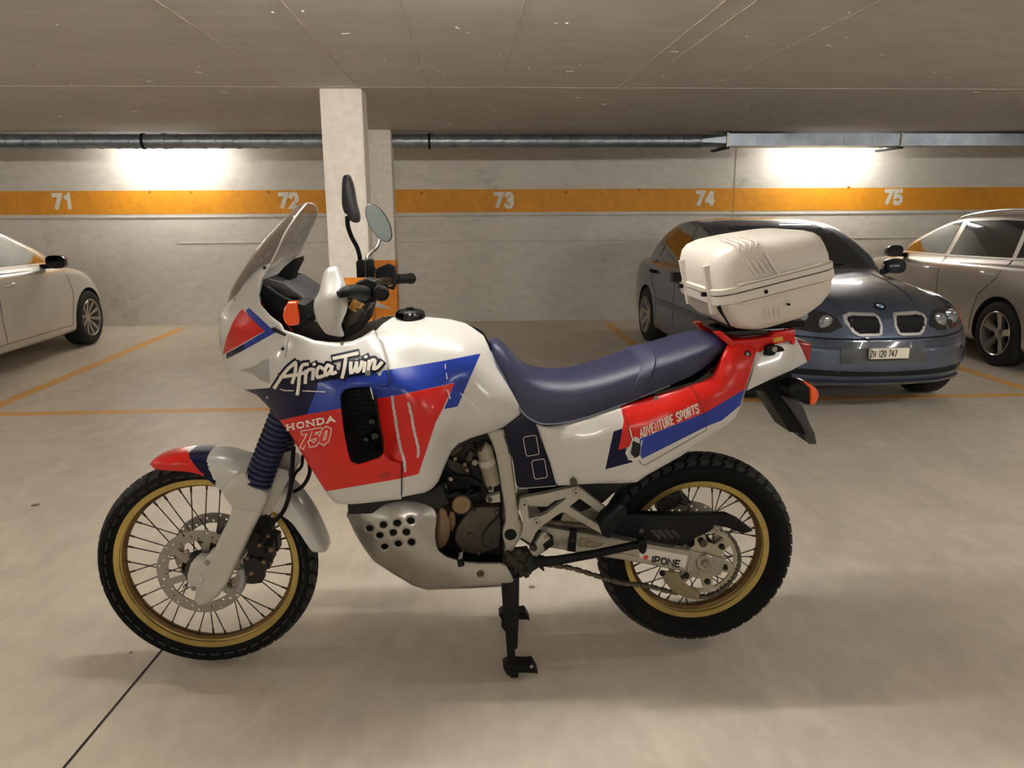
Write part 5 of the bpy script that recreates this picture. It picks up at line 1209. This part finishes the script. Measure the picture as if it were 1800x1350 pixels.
# ---- footrest hanger
hx = lambda *p: mp(c7, *p)
outer = hx((415, 250), (445, 228), (700, 180), (960, 118), (1060, 100), (1110, 130), (1200, 210), (1350, 322), (1400, 360), (1400, 470), (1350, 420), (1100, 240), (1085, 235), (975, 325), (1000, 345), (1350, 560), (1410, 600), (1370, 660), (1310, 620), (930, 400), (890, 392), (830, 420), (640, 560), (590, 620), (520, 770), (500, 760), (410, 685), (440, 610), (445, 500), (420, 400), (400, 310))
outer = hx((415, 250), (445, 228), (700, 180), (960, 118), (1060, 100), (1110, 130), (1200, 205), (1350, 318), (1420, 370), (1430, 480), (1340, 415), (1100, 242), (1082, 235), (972, 325), (1000, 348), (1350, 562), (1420, 600), (1380, 665), (1310, 620), (935, 402), (890, 390), (835, 418), (640, 560), (590, 620), (520, 770), (500, 760), (410, 685), (440, 610), (447, 500), (420, 400), (400, 310))
hole1 = hx((500, 310), (700, 285), (880, 240), (925, 222), (930, 240), (720, 400), (640, 440), (600, 440), (515, 462), (505, 400))
prism('footrest_hanger', outer, .125, .15, FRAMEM, bike, 0, holes=[hole1], mirror=True)
prism('hanger_web', hx((530, 305), (800, 262), (720, 325), (500, 322)), .12, .13, FRAMEM, bike, 0)
for x, y in ((465, 305), (600, 508), (1045, 172)): disk('hanger_bolt', *c7(x, y), .157, .0115, .008, FRAMEM, bike, 22, .25); disk('bolt_socket', *c7(x, y), .1585, .0035, .004, ENGD, bike, 8)
disk('panel_bolt', *c7(1023, 60), .19, .0105, .02, ENGM, bike, 18)
prism('linkage_box', hx((520, 740), (610, 610), (700, 620), (790, 680), (790, 770), (700, 830), (600, 905), (530, 850)), .09, .135, ENGD, bike, .005)
prism('side_stand_bracket', hx((655, 640), (700, 615), (755, 690), (670, 760), (695, 820), (605, 900), (560, 885), (520, 830), (580, 760)), .135, .155, FRAMEM, bike, .004)
disk('bracket_bolt', *c7(715, 672), .16, .006, .01, STEEL, bike, 10); disk('bracket_bolt', *c7(570, 800), .165, .010, .015, GREASE, bike, 14); disk('bracket_bolt', *c7(600, 950), .17, .006, .01, STEEL, bike, 10)
# greasy drive-sprocket area
bm = bmesh.new(); rnd_ = random.Random(3)
for i in range(26):
    x = rnd_.uniform(265, 520); y = rnd_.uniform(850, 1090); 
    if y > 1000 and x < 300: continue
    r = rnd_.uniform(.006, .015); bmesh.ops.create_icosphere(bm, subdivisions=1, radius=r, matrix=Matrix.Translation(P(*c7(x, y), rnd_.uniform(.13, .165))) @ Matrix.Diagonal((1, .8, rnd_.uniform(.7, 1.3), 1)))
tag(obj('grease_crust', bm, GREASE, bike, 30), kind='stuff')
disk('drive_sprocket', *c7(315, 950), .16, .021, .03, GREASE, bike, 14); disk('shaft_nut', *c7(400, 860), .165, .012, .02, GREASE, bike, 6)
prism('sprocket_guard', hx((240, 900), (330, 850), (500, 830), (540, 900), (520, 1040), (430, 1140), (330, 1130), (260, 1040)), .11, .15, GREASE, bike, .006)
# ---- swingarm
prism('swingarm', mp(c5, (120, 370), (240, 345), (400, 375), (640, 412), (860, 452), (1110, 490), (1120, 520), (1090, 622), (1000, 605), (860, 575), (590, 530), (300, 480), (180, 470)), .075, .118, ALU, bike, .006, 3, mirror=True)
prism('axle_plate', mp(c5, (1108, 490), (1140, 500), (1310, 540), (1318, 560), (1290, 640), (1180, 625), (1120, 620), (1090, 622)), .085, .116, ALU, bike, .004, mirror=True)
prism('arm_rib', mp(c5, (690, 515), (860, 560), (1085, 607), (1090, 596), (865, 548), (700, 505)), .112, .1205, ALU, bike, 0)
prism('arm_rib', mp(c5, (240, 352), (640, 420), (1105, 497), (1104, 506), (640, 430), (245, 362)), .112, .1205, ALU, bike, 0)
prism('arm_sticker', mp(c5, (820, 472), (1098, 522), (1078, 598), (812, 545)), .116, .1195, mat('sticker_white', (206, 200, 186), .5, var=.04), bike, 0)
prism('arm_strap', mp(c5, (408, 370), (448, 375), (440, 505), (392, 498)), .11, .125, BLACK, bike, .003); disk('strap_buckle', *c5(420, 435), .13, .011, .012, ENGD, bike, 14)
prism('arm_decal', mp(c5, (466, 418), (520, 424), (520, 440), (612, 452), (560, 478), (458, 474), (462, 450)), .116, .1195, mat('worn_decal', (120, 108, 88), .6, var=.6, scale=90), bike, 0)
wsl = word('IPONE', (1144.6, 988.2), (12.0, 2.1), (1.6, -10.6), {'I': .42}, .80)
strokes('sticker_lettering', wsl, 3.0, lambda x, y: P(x, y, .1222), BLKP, bike, ext=.3)
disk('sticker_dot', *c5(851, 533), .1222, .0075, .001, REDP, bike, 20, .05)
ax = RC+Vector((0, -.118, 0))
obj('axle_adjuster', lathe(bmesh.new(), [(0, -.012), (.012, -.012), (.014, -.006), (.026, -.005), (.030, 0), (.030, .01)], ax, 'Y', 9), ALU, bike, 30)
obj('axle_nut', lathe(bmesh.new(), [(0, -.026), (.007, -.026), (.011, -.022), (.0145, -.022), (.0145, -.01)], ax, 'Y', 6), STEEL, bike, 20)
# chain guard, chain, chain fin
prism('chain_guard', mp(c5, (640, 330), (700, 300), (745, 280), (1000, 283), (1330, 285), (1400, 318), (1482, 380), (1420, 398), (1340, 365), (1250, 345), (1235, 380), (1140, 425), (1062, 472), (940, 452), (850, 436), (670, 402)), .112, .142, BLACK, bike, .006, 3)
bm = bmesh.new()
for k in range(4):
    q = [P(*c5(*v), .1445) for v in ((875+k*38, 374), (900+k*38, 366), (945+k*38, 418), (925+k*38, 424))]; bm.faces.new([bm.verts.new(v) for v in q])
extr(bm, (0, .002, 0)); obj('guard_slot', bm, GLOSSB, bike, 0)
disk('guard_rivet', *c5(825, 380), .146, .008, .006, ENGM, bike, 12); disk('guard_bolt', *c5(1190, 455), .125, .012, .01, ENGM, bike, 16)
def chain_run(pts, off, y0):
    pts = [P(x, y, off) for x, y in pts]; pts = [Vector(v) for v in smoothpoly([tuple(v) for v in pts], False, 6)]
    L = [0]
    for i in range(1, len(pts)): L.append(L[-1]+(pts[i]-pts[i-1]).length)
    bm = bmesh.new(); s = 0; k = 0
    def at(s):
        for i in range(1, len(L)):
            if L[i] >= s: t = (s-L[i-1])/(L[i]-L[i-1]); return pts[i-1].lerp(pts[i], t)
        return pts[-1]
    while s+.0159 < L[-1]:
        a, b = at(s), at(s+.0159); d = (b-a).normalized(); n = Vector((-d.z, 0, d.x)); w = .0062 if k % 2 else .0052; yo = .0075 if k % 2 else .005
        for sy in (-1, 1):
            loop = []
            for t in (-.0055, .003, .008, .013, .0214): hh = w if t in (-.0055+.0, .003, .013, .0214) else w*.72; hh = w*.6 if t in (-.0055, .0214) else hh; loop.append((t, hh))
            poly = [a+d*t+n*h for t, h in loop]+[a+d*t-n*h for t, h in reversed(loop)]
            A = [bm.verts.new(v+Vector((0, sy*yo, 0))) for v in poly]; B = [bm.verts.new(v+Vector((0, sy*(yo-.0015), 0))) for v in poly]
            bm.faces.new(A); bm.faces.new(B[::-1])
            for i in range(len(A)): bm.faces.new([A[i], B[i], B[(i+1) % len(A)], A[(i+1) % len(A)]])
        sweep(bm, [a+Vector((0, -yo, 0)), a+Vector((0, yo, 0))], .0038, 6, cap=False)
        s += .0159; k += 1
    return bm
tag(obj('chain_run', chain_run(mp(c5, (180, 560), (300, 578), (420, 597), (560, 640), (700, 680), (860, 700), (1000, 735), (1100, 745)) + [(1235, 1049), (1262, 1040), (1285, 1020), (1299, 990), (1295, 960), (1280, 938)], .105, 0), CHAINM, bike, 30), kind='stuff')
tag(obj('chain_run', chain_run(mp(c5, (180, 300), (300, 325), (420, 338), (540, 350), (700, 370)), .105, 0), CHAINM, bike, 30), kind='stuff')
prism('chain_fin', mp(c5, (940, 615), (985, 617), (1042, 622), (1060, 655), (1100, 700), (1168, 742), (1162, 785), (1090, 772), (1010, 733), (960, 675)), .112, .120, OLIVE, bike, .002)
disk('fin_pad', *c5(950, 630), .123, .009, .01, BLACK, bike, 12); disk('fin_screw', *c5(1070, 655), .122, .006, .006, GREASE, bike, 10)
# rear caliper on the far side
prism('rear_caliper', mp(c8, (470, 290), (560, 200), (700, 150), (740, 180), (770, 190), (835, 270), (760, 310), (700, 290), (660, 330), (540, 360), (470, 370)), -.11, -.06, MATS['caliper'], bike, .006)
disk('rear_caliper_bolt', *c8(755, 255), -.05, .012, .02, ENGM, bike, 12)
# folded side stand bar, footrest, centre stand
tube('side_stand', [(*c5(195, 562), .165), (*c5(330, 550), .17), (*c5(560, 510), .175), (*c5(780, 462), .178), (*c5(848, 455), .178)], [.016, .015, .013, .0125, .013], BLACK, bike, 14)
prism('side_stand_foot', smoothpoly(mp(c5, (812, 438), (850, 436), (860, 470), (852, 505), (835, 518), (815, 500), (808, 465)), True, 3), .165, .19, BLACK, bike, .005, 2)
prism('side_stand_lug', hx((500, 880), (600, 900), (700, 930), (705, 985), (640, 1000), (680, 1040), (690, 1058), (670, 1055), (625, 1015), (560, 1060), (500, 1085), (490, 1000)), .13, .16, ENGD, bike, .004)
tube('stand_spring', [(*c7(420, 690), .155), (*c7(525, 750), .155)], .003, ENGD, bike, 8)
prism('footrest', mp(c5, (590, 375), (612, 330), (650, 300), (700, 245), (722, 238), (745, 262), (740, 290), (700, 340), (652, 400), (640, 425), (600, 412)), .15, .24, BLACK, bike, .006, 2, mirror=True)
bm = bmesh.new()
for k in range(4):
    for t in range(2): 
        c = P(*c5(612+k*30, 395-k*38), .245-.0*t); bmesh.ops.create_cube(bm, size=1, matrix=Matrix.Translation(c+Vector((0, .02+.03*t, .004))) @ Matrix.Rotation(-.9, 4, 'Y') @ Matrix.Diagonal((.010, .012, .016, 1)))
obj('footrest_stud', bm, BLACK, bike, 0)
leg = mp(cs, (398, 130), (598, 90), (596, 300), (590, 600), (576, 900), (548, 920), (558, 1085), (566, 1100), (470, 1100), (466, 1060), (440, 715), (396, 668), (402, 640), (430, 630), (412, 400), (400, 200))
prism('centre_stand_leg', leg, .145, .175, BLACK, bike, .004, 2, mirror=True)
fz = .0015
foot = mp(cs, (415, 1128), (440, 1105), (480, 1082), (560, 1092), (705, 1094), (722, 1086), (748, 1090), (770, 1120), (808, 1192), (782, 1182), (590, 1178), (584, 1235), (512, 1238), (450, 1192))
prism('centre_stand_foot', foot, .135, .185, BLACK, bike, .003, 2, mirror=True)
disk('foot_wear_mark', *cs(735, 1108), .1862, .006, .002, ALUB, bike, 12)
tube('stand_crossbar', [(*cs(500, 60), .16), (*cs(500, 60), -.16)], .014, BLACK, bike, 14)
# ---- black side trim with two outlined boxes
prism('frame_cover', mp(c4, (1138, 128), (1200, 80), (1270, 30), (1330, 68), (1365, 120), (1505, 530), (1400, 545), (1240, 552), (1225, 530), (1205, 400), (1180, 290)), .10, .145, NAVYP, bike, .004, 2, mirror=True)
def rrect(cx, cy, w, h, a, r=7, sk=0):
    out = []
    for sx, sy, a0 in ((1, 1, 0), (-1, 1, 90), (-1, -1, 180), (1, -1, 270)):
        for k in range(5):
            t = math.radians(a0+22.5*k); x = sx*(w/2-r)+r*math.cos(t); y = sy*(h/2-r)+r*math.sin(t); out.append((cx+x*math.cos(a)-y*math.sin(a)+0, cy+x*math.sin(a)+y*math.cos(a)))
    return out+out[:1]
strokes('trim_outline', [mp(c4, *rrect(1325, 252, 92, 136, -.17, 16)), mp(c4, *rrect(1383, 415, 92, 132, -.17, 16)), mp(c4, (1190, 335), (1212, 480), (1222, 528), (1240, 549), (1300, 548), (1500, 532))], .9, lambda x, y: P(x, y, .1465), PALE, bike)
# ---- seat
seat = [(860, 598, 861, 612, .03), (868, 597, 863, 618, .065), (880, 601, 871, 637, .092), (897, 617, 886, 664, .112), (916, 637, 899, 692, .125), (940, 650, 912, 716, .135), (975, 655, 930, 735, .145), (1012, 652, 960, 745.5, .152), (1052, 642, 1015, 738, .157), (1095, 628, 1072, 719, .160), (1140, 613, 1128, 697, .160), (1190, 598, 1178, 677, .157), (1228, 587.5, 1222, 657, .148), (1250, 587, 1250, 636, .130), (1266, 594, 1264, 622, .10), (1272, 600, 1271, 612, .07)]
s_ = saddle('seat', seat, SEATM, bike, 14, .5, pathk=5); s_['label'] = 'navy blue vinyl dual seat'
tube('seat_piping', [(x, y+.5, w+.002) for _, _, x, y, w in seat[1:12]], .0028, mat('piping_grey', (96, 98, 110), .5), bike, 8, 3)
# grab strap across the seat
sv = smoothpoly(seat, False, 5); bm = bmesh.new(); rows = []
for dx in (-7, 7):
    for Tx, Ty, Ex, Ey, w in sv:
        pass
def seat_section(u, grow):
    i = int(u); f = u-i; a, b = sv[i], sv[min(i+1, len(sv)-1)]; Tx, Ty, Ex, Ey, w = [p+(q-p)*f for p, q in zip(a, b)]; T = P(Tx, Ty, 0); E_ = P(Ex, Ey, w); out = []
    for k in range(-14, 15):
        th = (PI/2)*(1-abs(k)/14); c_, s2 = math.cos(th)**.5, math.sin(th)**.5
        out.append(Vector((E_.x+(T.x-E_.x)*s2, YB-(w+grow)*c_*(1 if k > 0 else -1), E_.z+(T.z-E_.z)*s2+grow*s2)))
    return out
us = (47.2, 47.6, 49.6, 50.0); secs = [seat_section(47.2, .0), seat_section(47.5, .005), seat_section(49.7, .005), seat_section(50.0, .0)]
rows = [[bm.verts.new(v) for v in s] for s in secs]
for i in range(3):
    for j in range(28): bm.faces.new([rows[i][j], rows[i][j+1], rows[i+1][j+1], rows[i+1][j]])
obj('grab_strap', bm, mat('strap_navy', (36, 38, 66), .55, var=.06), bike, 50)
# ---- tail bodywork
FCt = Field([(943, 748, .14), (978, 748, .15), (1030, 734, .16), (1092, 714, .165), (1140, 699, .165), (1190, 683, .16), (1222, 670, .155), (1253, 655, .145), (1277, 612, .13), (1281, 603, .12), (1329, 602, .12), (1329, 622, .135), (1320, 655, .15), (1310, 687, .155), (1298, 722, .16), (1250, 757, .175), (1198, 801, .175), (1136, 836, .175), (1119, 848, .17), (1050, 851, .165), (981, 853, .155), (952, 774, .145), (1020, 790, .185), (1080, 780, .195), (1110, 750, .205), (1180, 720, .205), (1150, 780, .205), (1220, 740, .20), (1260, 690, .185), (1000, 760, .17), (1290, 640, .155)])
tail = [(940, 744), (960, 750), (978, 748.5), (1005, 742), (1030, 734), (1060, 724), (1092, 714), (1140, 699), (1190, 683), (1222, 670), (1240, 665), (1253, 656), (1262, 641), (1269, 626), (1276, 613), (1281, 603), (1329, 602), (1329, 622), (1320, 655), (1310, 687.5), (1303, 711), (1293, 733), (1280, 745), (1198, 801), (1136, 836), (1119, 847.6), (1090, 849.5), (1050, 850), (981, 853.5), (976, 848), (967, 815), (952, 774)]
RC_ = [(mp(c6, (728, 448), (745, 520), (728, 620), (715, 672), (772, 655), (800, 600), (826, 612), (1165, 478), (1366, 358), (1440, 100), (1270, 100), (1240, 60), (1100, 300), (900, 350), (760, 410)), 1),
       (mp(c6, (826, 614), (1165, 478), (1366, 358), (1340, 442), (1245, 520), (1172, 548), (838, 716), (826, 690)), 2),
       (mp(c6, (692, 576), (738, 560), (728, 620), (716, 670), (760, 660), (752, 690), (792, 732), (650, 770)), 3)]
so = shell('side_panel', tail, FCt, [WHITE, RED, BLUE, NAVY], RC_, thick=.004, parent=bike, sp=8, rnd=.006, rr=6); so['label'] = 'white side panel with red, blue and navy graphics'
def FCp(e): return lambda x, y: P(x, y, FCt(x, y)+e)
tr = Field([(1329, 600, .115), (1400, 598, .10), (1419, 636, .10), (1391, 651, .12), (1312, 687, .145), (1320, 655, .14)])
shell('tail_cowl', [(1331, 600), (1365, 598), (1401, 598), (1411, 617), (1419, 636), (1391, 651), (1350, 669), (1312, 687), (1322, 655)], tr, [WHITE], (), thick=.004, parent=bike, sp=9, rnd=.005, rr=6)
gap('panel_gap', mp(c6, (1080, 338), (1105, 370), (1150, 470), (1168, 540), (1165, 570), (850, 750), (830, 740), (822, 715)), FCt, 1.1)
gap('panel_gap', mp(c6, (740, 455), (760, 530), (778, 600), (790, 650)), FCt, 1.2)
strokes('crack', [resamp(mp(c6, (775, 560), (790, 620), (760, 690), (770, 720), (822, 718), (830, 660), (838, 620)), 4, False)], 1.8, FCp(.0012), PALE, bike)
prism('torn_gap', mp(c6, (778, 570), (800, 600), (830, 625), (832, 650), (825, 700), (800, 712), (782, 690), (790, 640)), .18, .2065, ENGD, bike, 0)
strokes('side_lettering', word('ADVENTURE SPORTS', (1126.5, 769.5), (6.7, -2.92), (-2.6, -15), {' ': .55}, .72), 2.2, FCp(.0012), PALE, bike, ext=.7)
for x, y in (c6(910, 408), c6(1378, 182)): disk('panel_screw', x, y, FCt(x, y)+.004, .0065, .006, STEEL, bike, 16); 
disk('screw_ring', *c6(1378, 182), FCt(*c6(1378, 182))+.003, .010, .004, BLACK, bike, 18)
prism('under_seat_rail', mp(c6, (880, 385), (1110, 320), (1180, 270), (1200, 290), (1110, 335), (900, 400)), .11, .158, GLOSSB, bike, 0, mirror=True)
# red luggage carrier
prism('luggage_carrier', [(1259, 586), (1272, 585), (1290, 600), (1326, 596), (1355, 592), (1362, 584), (1398, 579), (1399, 600), (1397, 606), (1393, 606), (1391, 599), (1370, 604), (1345, 612), (1338, 620), (1320, 618), (1298, 618), (1281, 606), (1268, 596)], .085, .125, RED, bike, .004, 2, mirror=True)
prism('carrier_deck', [(1262, 585), (1300, 592), (1395, 584), (1393, 576), (1300, 580)], -.12, .10, GLOSSB, bike, .003)
prism('warning_label', mp(c9, (360, 92), (462, 68), (470, 115), (375, 138)), .124, .1262, YELP, bike, 0)
prism('carrier_clamp', mp(c9, (290, 190), (370, 150), (400, 180), (470, 190), (495, 215), (480, 235), (400, 245), (385, 275), (330, 285), (284, 275), (295, 245)), .10, .145, BLACK, bike, .005); disk('clamp_nut', *c9(382, 210), .15, .0085, .008, ALU, bike, 8)
prism('tail_light', mp(c9, (600, 130), (640, 118), (760, 140), (782, 165), (775, 330), (735, 348), (690, 290), (640, 190)), -.09, .09, REDL, bike, .006)
# rear mudguard, plate holder, indicators
prism('rear_mudguard', mp(c9, (85, 655), (240, 560), (570, 430), (572, 500), (560, 640), (640, 760), (680, 820), (760, 1020), (815, 1110), (838, 1240), (765, 1238), (725, 1150), (670, 1125), (545, 1105), (270, 670), (255, 662)), -.08, .045, BLACK, bike, .006)
prism('mudguard_edge', mp(c9, (430, 700), (640, 760), (690, 830), (770, 1030), (815, 1110), (838, 1238), (770, 1236), (690, 1060), (560, 870)), .03, .06, MATS['dark_grey_plastic'], bike, .004, mirror=True)
prism('indicator_body', mp(c9, (525, 630), (600, 575), (700, 562), (765, 625), (768, 812), (710, 805), (650, 760), (540, 700)), .085, .155, BLACK, bike, .010, 3, mirror=True)
prism('indicator_lens', mp(c9, (680, 568), (730, 564), (800, 605), (848, 650), (864, 710), (840, 775), (812, 808), (768, 815), (762, 640), (710, 600)), .09, .15, AMBER, bike, .008, 3, mirror=True)
tube('indicator_stem', [(*c9(560, 640), .03), (*c9(590, 650), .12)], .014, BLACK, bike, 12, mirror=True)
# silencer end on the far side, hinted dark parts under the tail
tube('silencer', [(1030, 862, -.12), (1080, 845, -.15), (1180, 775, -.16), (1270, 710, -.16)], [.025, .045, .052, .045], mat('silencer_metal', (90, 70, 52), .5, metal=.6, var=.3), bike, 20)
prism('inner_fender', [(985, 855), (1119, 848), (1085, 862), (1060, 885), (1010, 905), (950, 900), (930, 870)], -.10, .08, ENGD, bike, .004)
tube('shock_spring', [(985, 860, 0), (960, 930, 0)], .035, ENGD, bike, 16)

# ================================================================ TOP CASE
def vpt(px, py, off): return P(px, py, off)
tc = empty('top_case', tuple(P(1330, 583, 0)), 'white hard-shell luggage case on the red carrier behind the seat', 'luggage case')
ang = math.radians(14.0); HWc = .215
bl = P(1262, 524, HWc); br = P(1476, 470, HWc)                     # seam line on the near side
Lc = (br-bl).length; ux = (br-bl).normalized(); ux.y = 0; ux.normalize(); uz = Vector((-ux.z, 0, ux.x))
O = Vector((bl.x, YB, bl.z))
def W(a, b, c): return O+ux*a+Vector((0, -b, 0))+uz*c            # a along, b toward the viewer's side, c up from the seam
def caseshell(name, levels, m):
    """levels: (c, front inset, rear inset, side inset, corner radius)"""
    bm = bmesh.new(); rows = []
    for c, fi, ri, si, r, cf in levels:
        row = []; x0, x1, y1 = fi, Lc-ri, HWc-si
        for sx, sy, a0 in ((1, 1, 0), (0, 1, 90), (0, -1, 180), (1, -1, 270)):
            for k in range(7):
                t = math.radians(a0+15*k); rr_ = r
                x = (x1-rr_ if sx else x0+rr_)+rr_*math.cos(t); y = sy*(y1-rr_)+rr_*math.sin(t); row.append(bm.verts.new(W(x, y, c+(cf(x/Lc) if callable(cf) else cf*(x/Lc)))))
        rows.append(row)
    n = len(rows[0])
    for i in range(len(rows)-1):
        for j in range(n): bm.faces.new([rows[i][j], rows[i][(j+1) % n], rows[i+1][(j+1) % n], rows[i+1][j]])
    bm.faces.new(rows[0][::-1]); bm.faces.new(rows[-1])
    return obj(name, bm, m, tc, 45)
# lid: rises to the rear
lt = lambda q: (lambda u: -.036*q*u-.006*q*(1-u)**2)
lid = caseshell('lid', [(.002, -.002, -.002, -.002, .055, 0), (.016, -.002, -.002, -.002, .055, 0), (.018, .006, .004, .004, .055, 0), (.050, .006, .004, .005, .055, lt(.3)), (.090, .011, .007, .010, .06, lt(.65)), (.117, .020, .013, .018, .06, lt(.85)), (.133, .034, .024, .030, .06, lt(.95)), (.143, .058, .042, .050, .06, lt(1)), (.148, .095, .075, .085, .05, lt(1))], CASEW)
bt = lambda q: (lambda u: q*(.030*max(0, 1-u/.45)**1.4+.030*max(0, (u-.5)/.5)**1.3))
base = caseshell('case_base', [(-.135, .10, .10, .075, .05, bt(1)), (-.130, .06, .055, .045, .06, bt(1)), (-.115, .030, .026, .028, .06, bt(.95)), (-.085, .014, .010, .014, .055, bt(.6)), (-.03, .003, .002, .006, .055, 0), (-.026, -.002, -.002, -.002, .055, 0), (-.002, -.002, -.002, -.002, .055, 0)], CASEW)
caseshell('lid_gasket', [(-.003, .004, .004, .004, .05, 0), (.003, .004, .004, .004, .05, 0)], mat('gasket', (70, 66, 60), .6))
# moulded ribs
def ribx(nm, a, c0, c1, b0=HWc+.001, par=lid, lean=0.0, r=.004, fi=0.0):
    tube(nm, [tuple(W(a, b0-fi, c0)), tuple(W(a+lean*.5, b0-.004, (c0+c1)/2)), tuple(W(a+lean, b0-.014, c1))], [r*.5, r, r*.6], CASEW, par, 8, 3, world=True)
for k in range(4): ribx('lid_rib', .115+.0145*k, .035, .085, lean=-.016); ribx('base_rib', .125+.0145*k, -.095, -.035, b0=HWc-.010, par=base, lean=.006)
ribx('lid_rib', .178, .02, .090, lean=-.024, r=.007)
for k in range(4):
    y = .165
    tube('lid_rib', [tuple(W(.085+.016*k, HWc-.014, .108)), tuple(W(.085+.018*k, HWc-.028, .126-.001*k)), tuple(W(.07+.018*k, HWc-.11, .1405-.001*k))], [.003, .005, .002], CASEW, lid, 8, 3, world=True)
# seam bands
for c0, par in ((.022, lid), (-.032, base)):
    tube('seam_band', [tuple(W(.06, HWc+.0015, c0)), tuple(W(Lc*.5, HWc+.0015, c0)), tuple(W(Lc-.05, HWc+.0015, c0))], .004, CASEW, par, 8, world=True)
# latches on the front face and corner hinge strap
LATW = CASEW
for b in (HWc-.075, -HWc+.11):
    bm = bmesh.new(); q = [W(-.006, b+s*.014, c) for c in (-.05, .075) for s in (-1, 1)]
    for c0, c1, t in ((-.055, .006, .006), (.006, .085, .005)):
        vs = [bm.verts.new(W(a, b+s*.011, c)) for a in (-t, .022) for s in (-1, 1) for c in (c0, c1)]
        for f in ((0, 1, 3, 2), (4, 6, 7, 5), (0, 4, 5, 1), (2, 3, 7, 6), (0, 2, 6, 4), (1, 5, 7, 3)): bm.faces.new([vs[i] for i in f])
    obj('latch', bm, LATW, base, 20)
    bm = bmesh.new(); bmesh.ops.create_cube(bm, size=1, matrix=Matrix.Translation(W(-.012, b-.012, .004)) @ Matrix.Diagonal((.014, .016, .012, 1))); obj('latch_catch', bm, BLACK, base, 0)
for px, py, r in ((*[1180+940/5.625, 380+748/5.625], .0058), (1180+1168/5.625, 380+875/5.625, .0035), (1180+1122/5.625, 380+1108/5.625, .0028)):
    disk('case_rivet', px, py, HWc+.0045, r, .012, BLACK, base, 14)
o = tube('strap', [(1263, 538, HWc+.004), (1268, 549, HWc+.003), (1275, 560, HWc-.004), (1282, 572, HWc-.02), (1287, 578, HWc-.05)], [.006, .0045, .003, .003, .0025], BLACK, base, 8, 3)
bm = bmesh.new(); bmesh.ops.create_cube(bm, size=1, matrix=Matrix.Translation(W(-.012, -HWc+.06, .03)) @ Matrix.Diagonal((.03, .03, .03, 1))); obj('case_lock', bm, BLACK, base, 0)
bm = bmesh.new(); c = W(Lc*.45, 0, -.138)
box(bm, (c.x-.11, YB-.10, c.z-.004), (c.x+.12, YB+.10, c.z+.015)); obj('mounting_foot', bm, BLACK, base, 0)
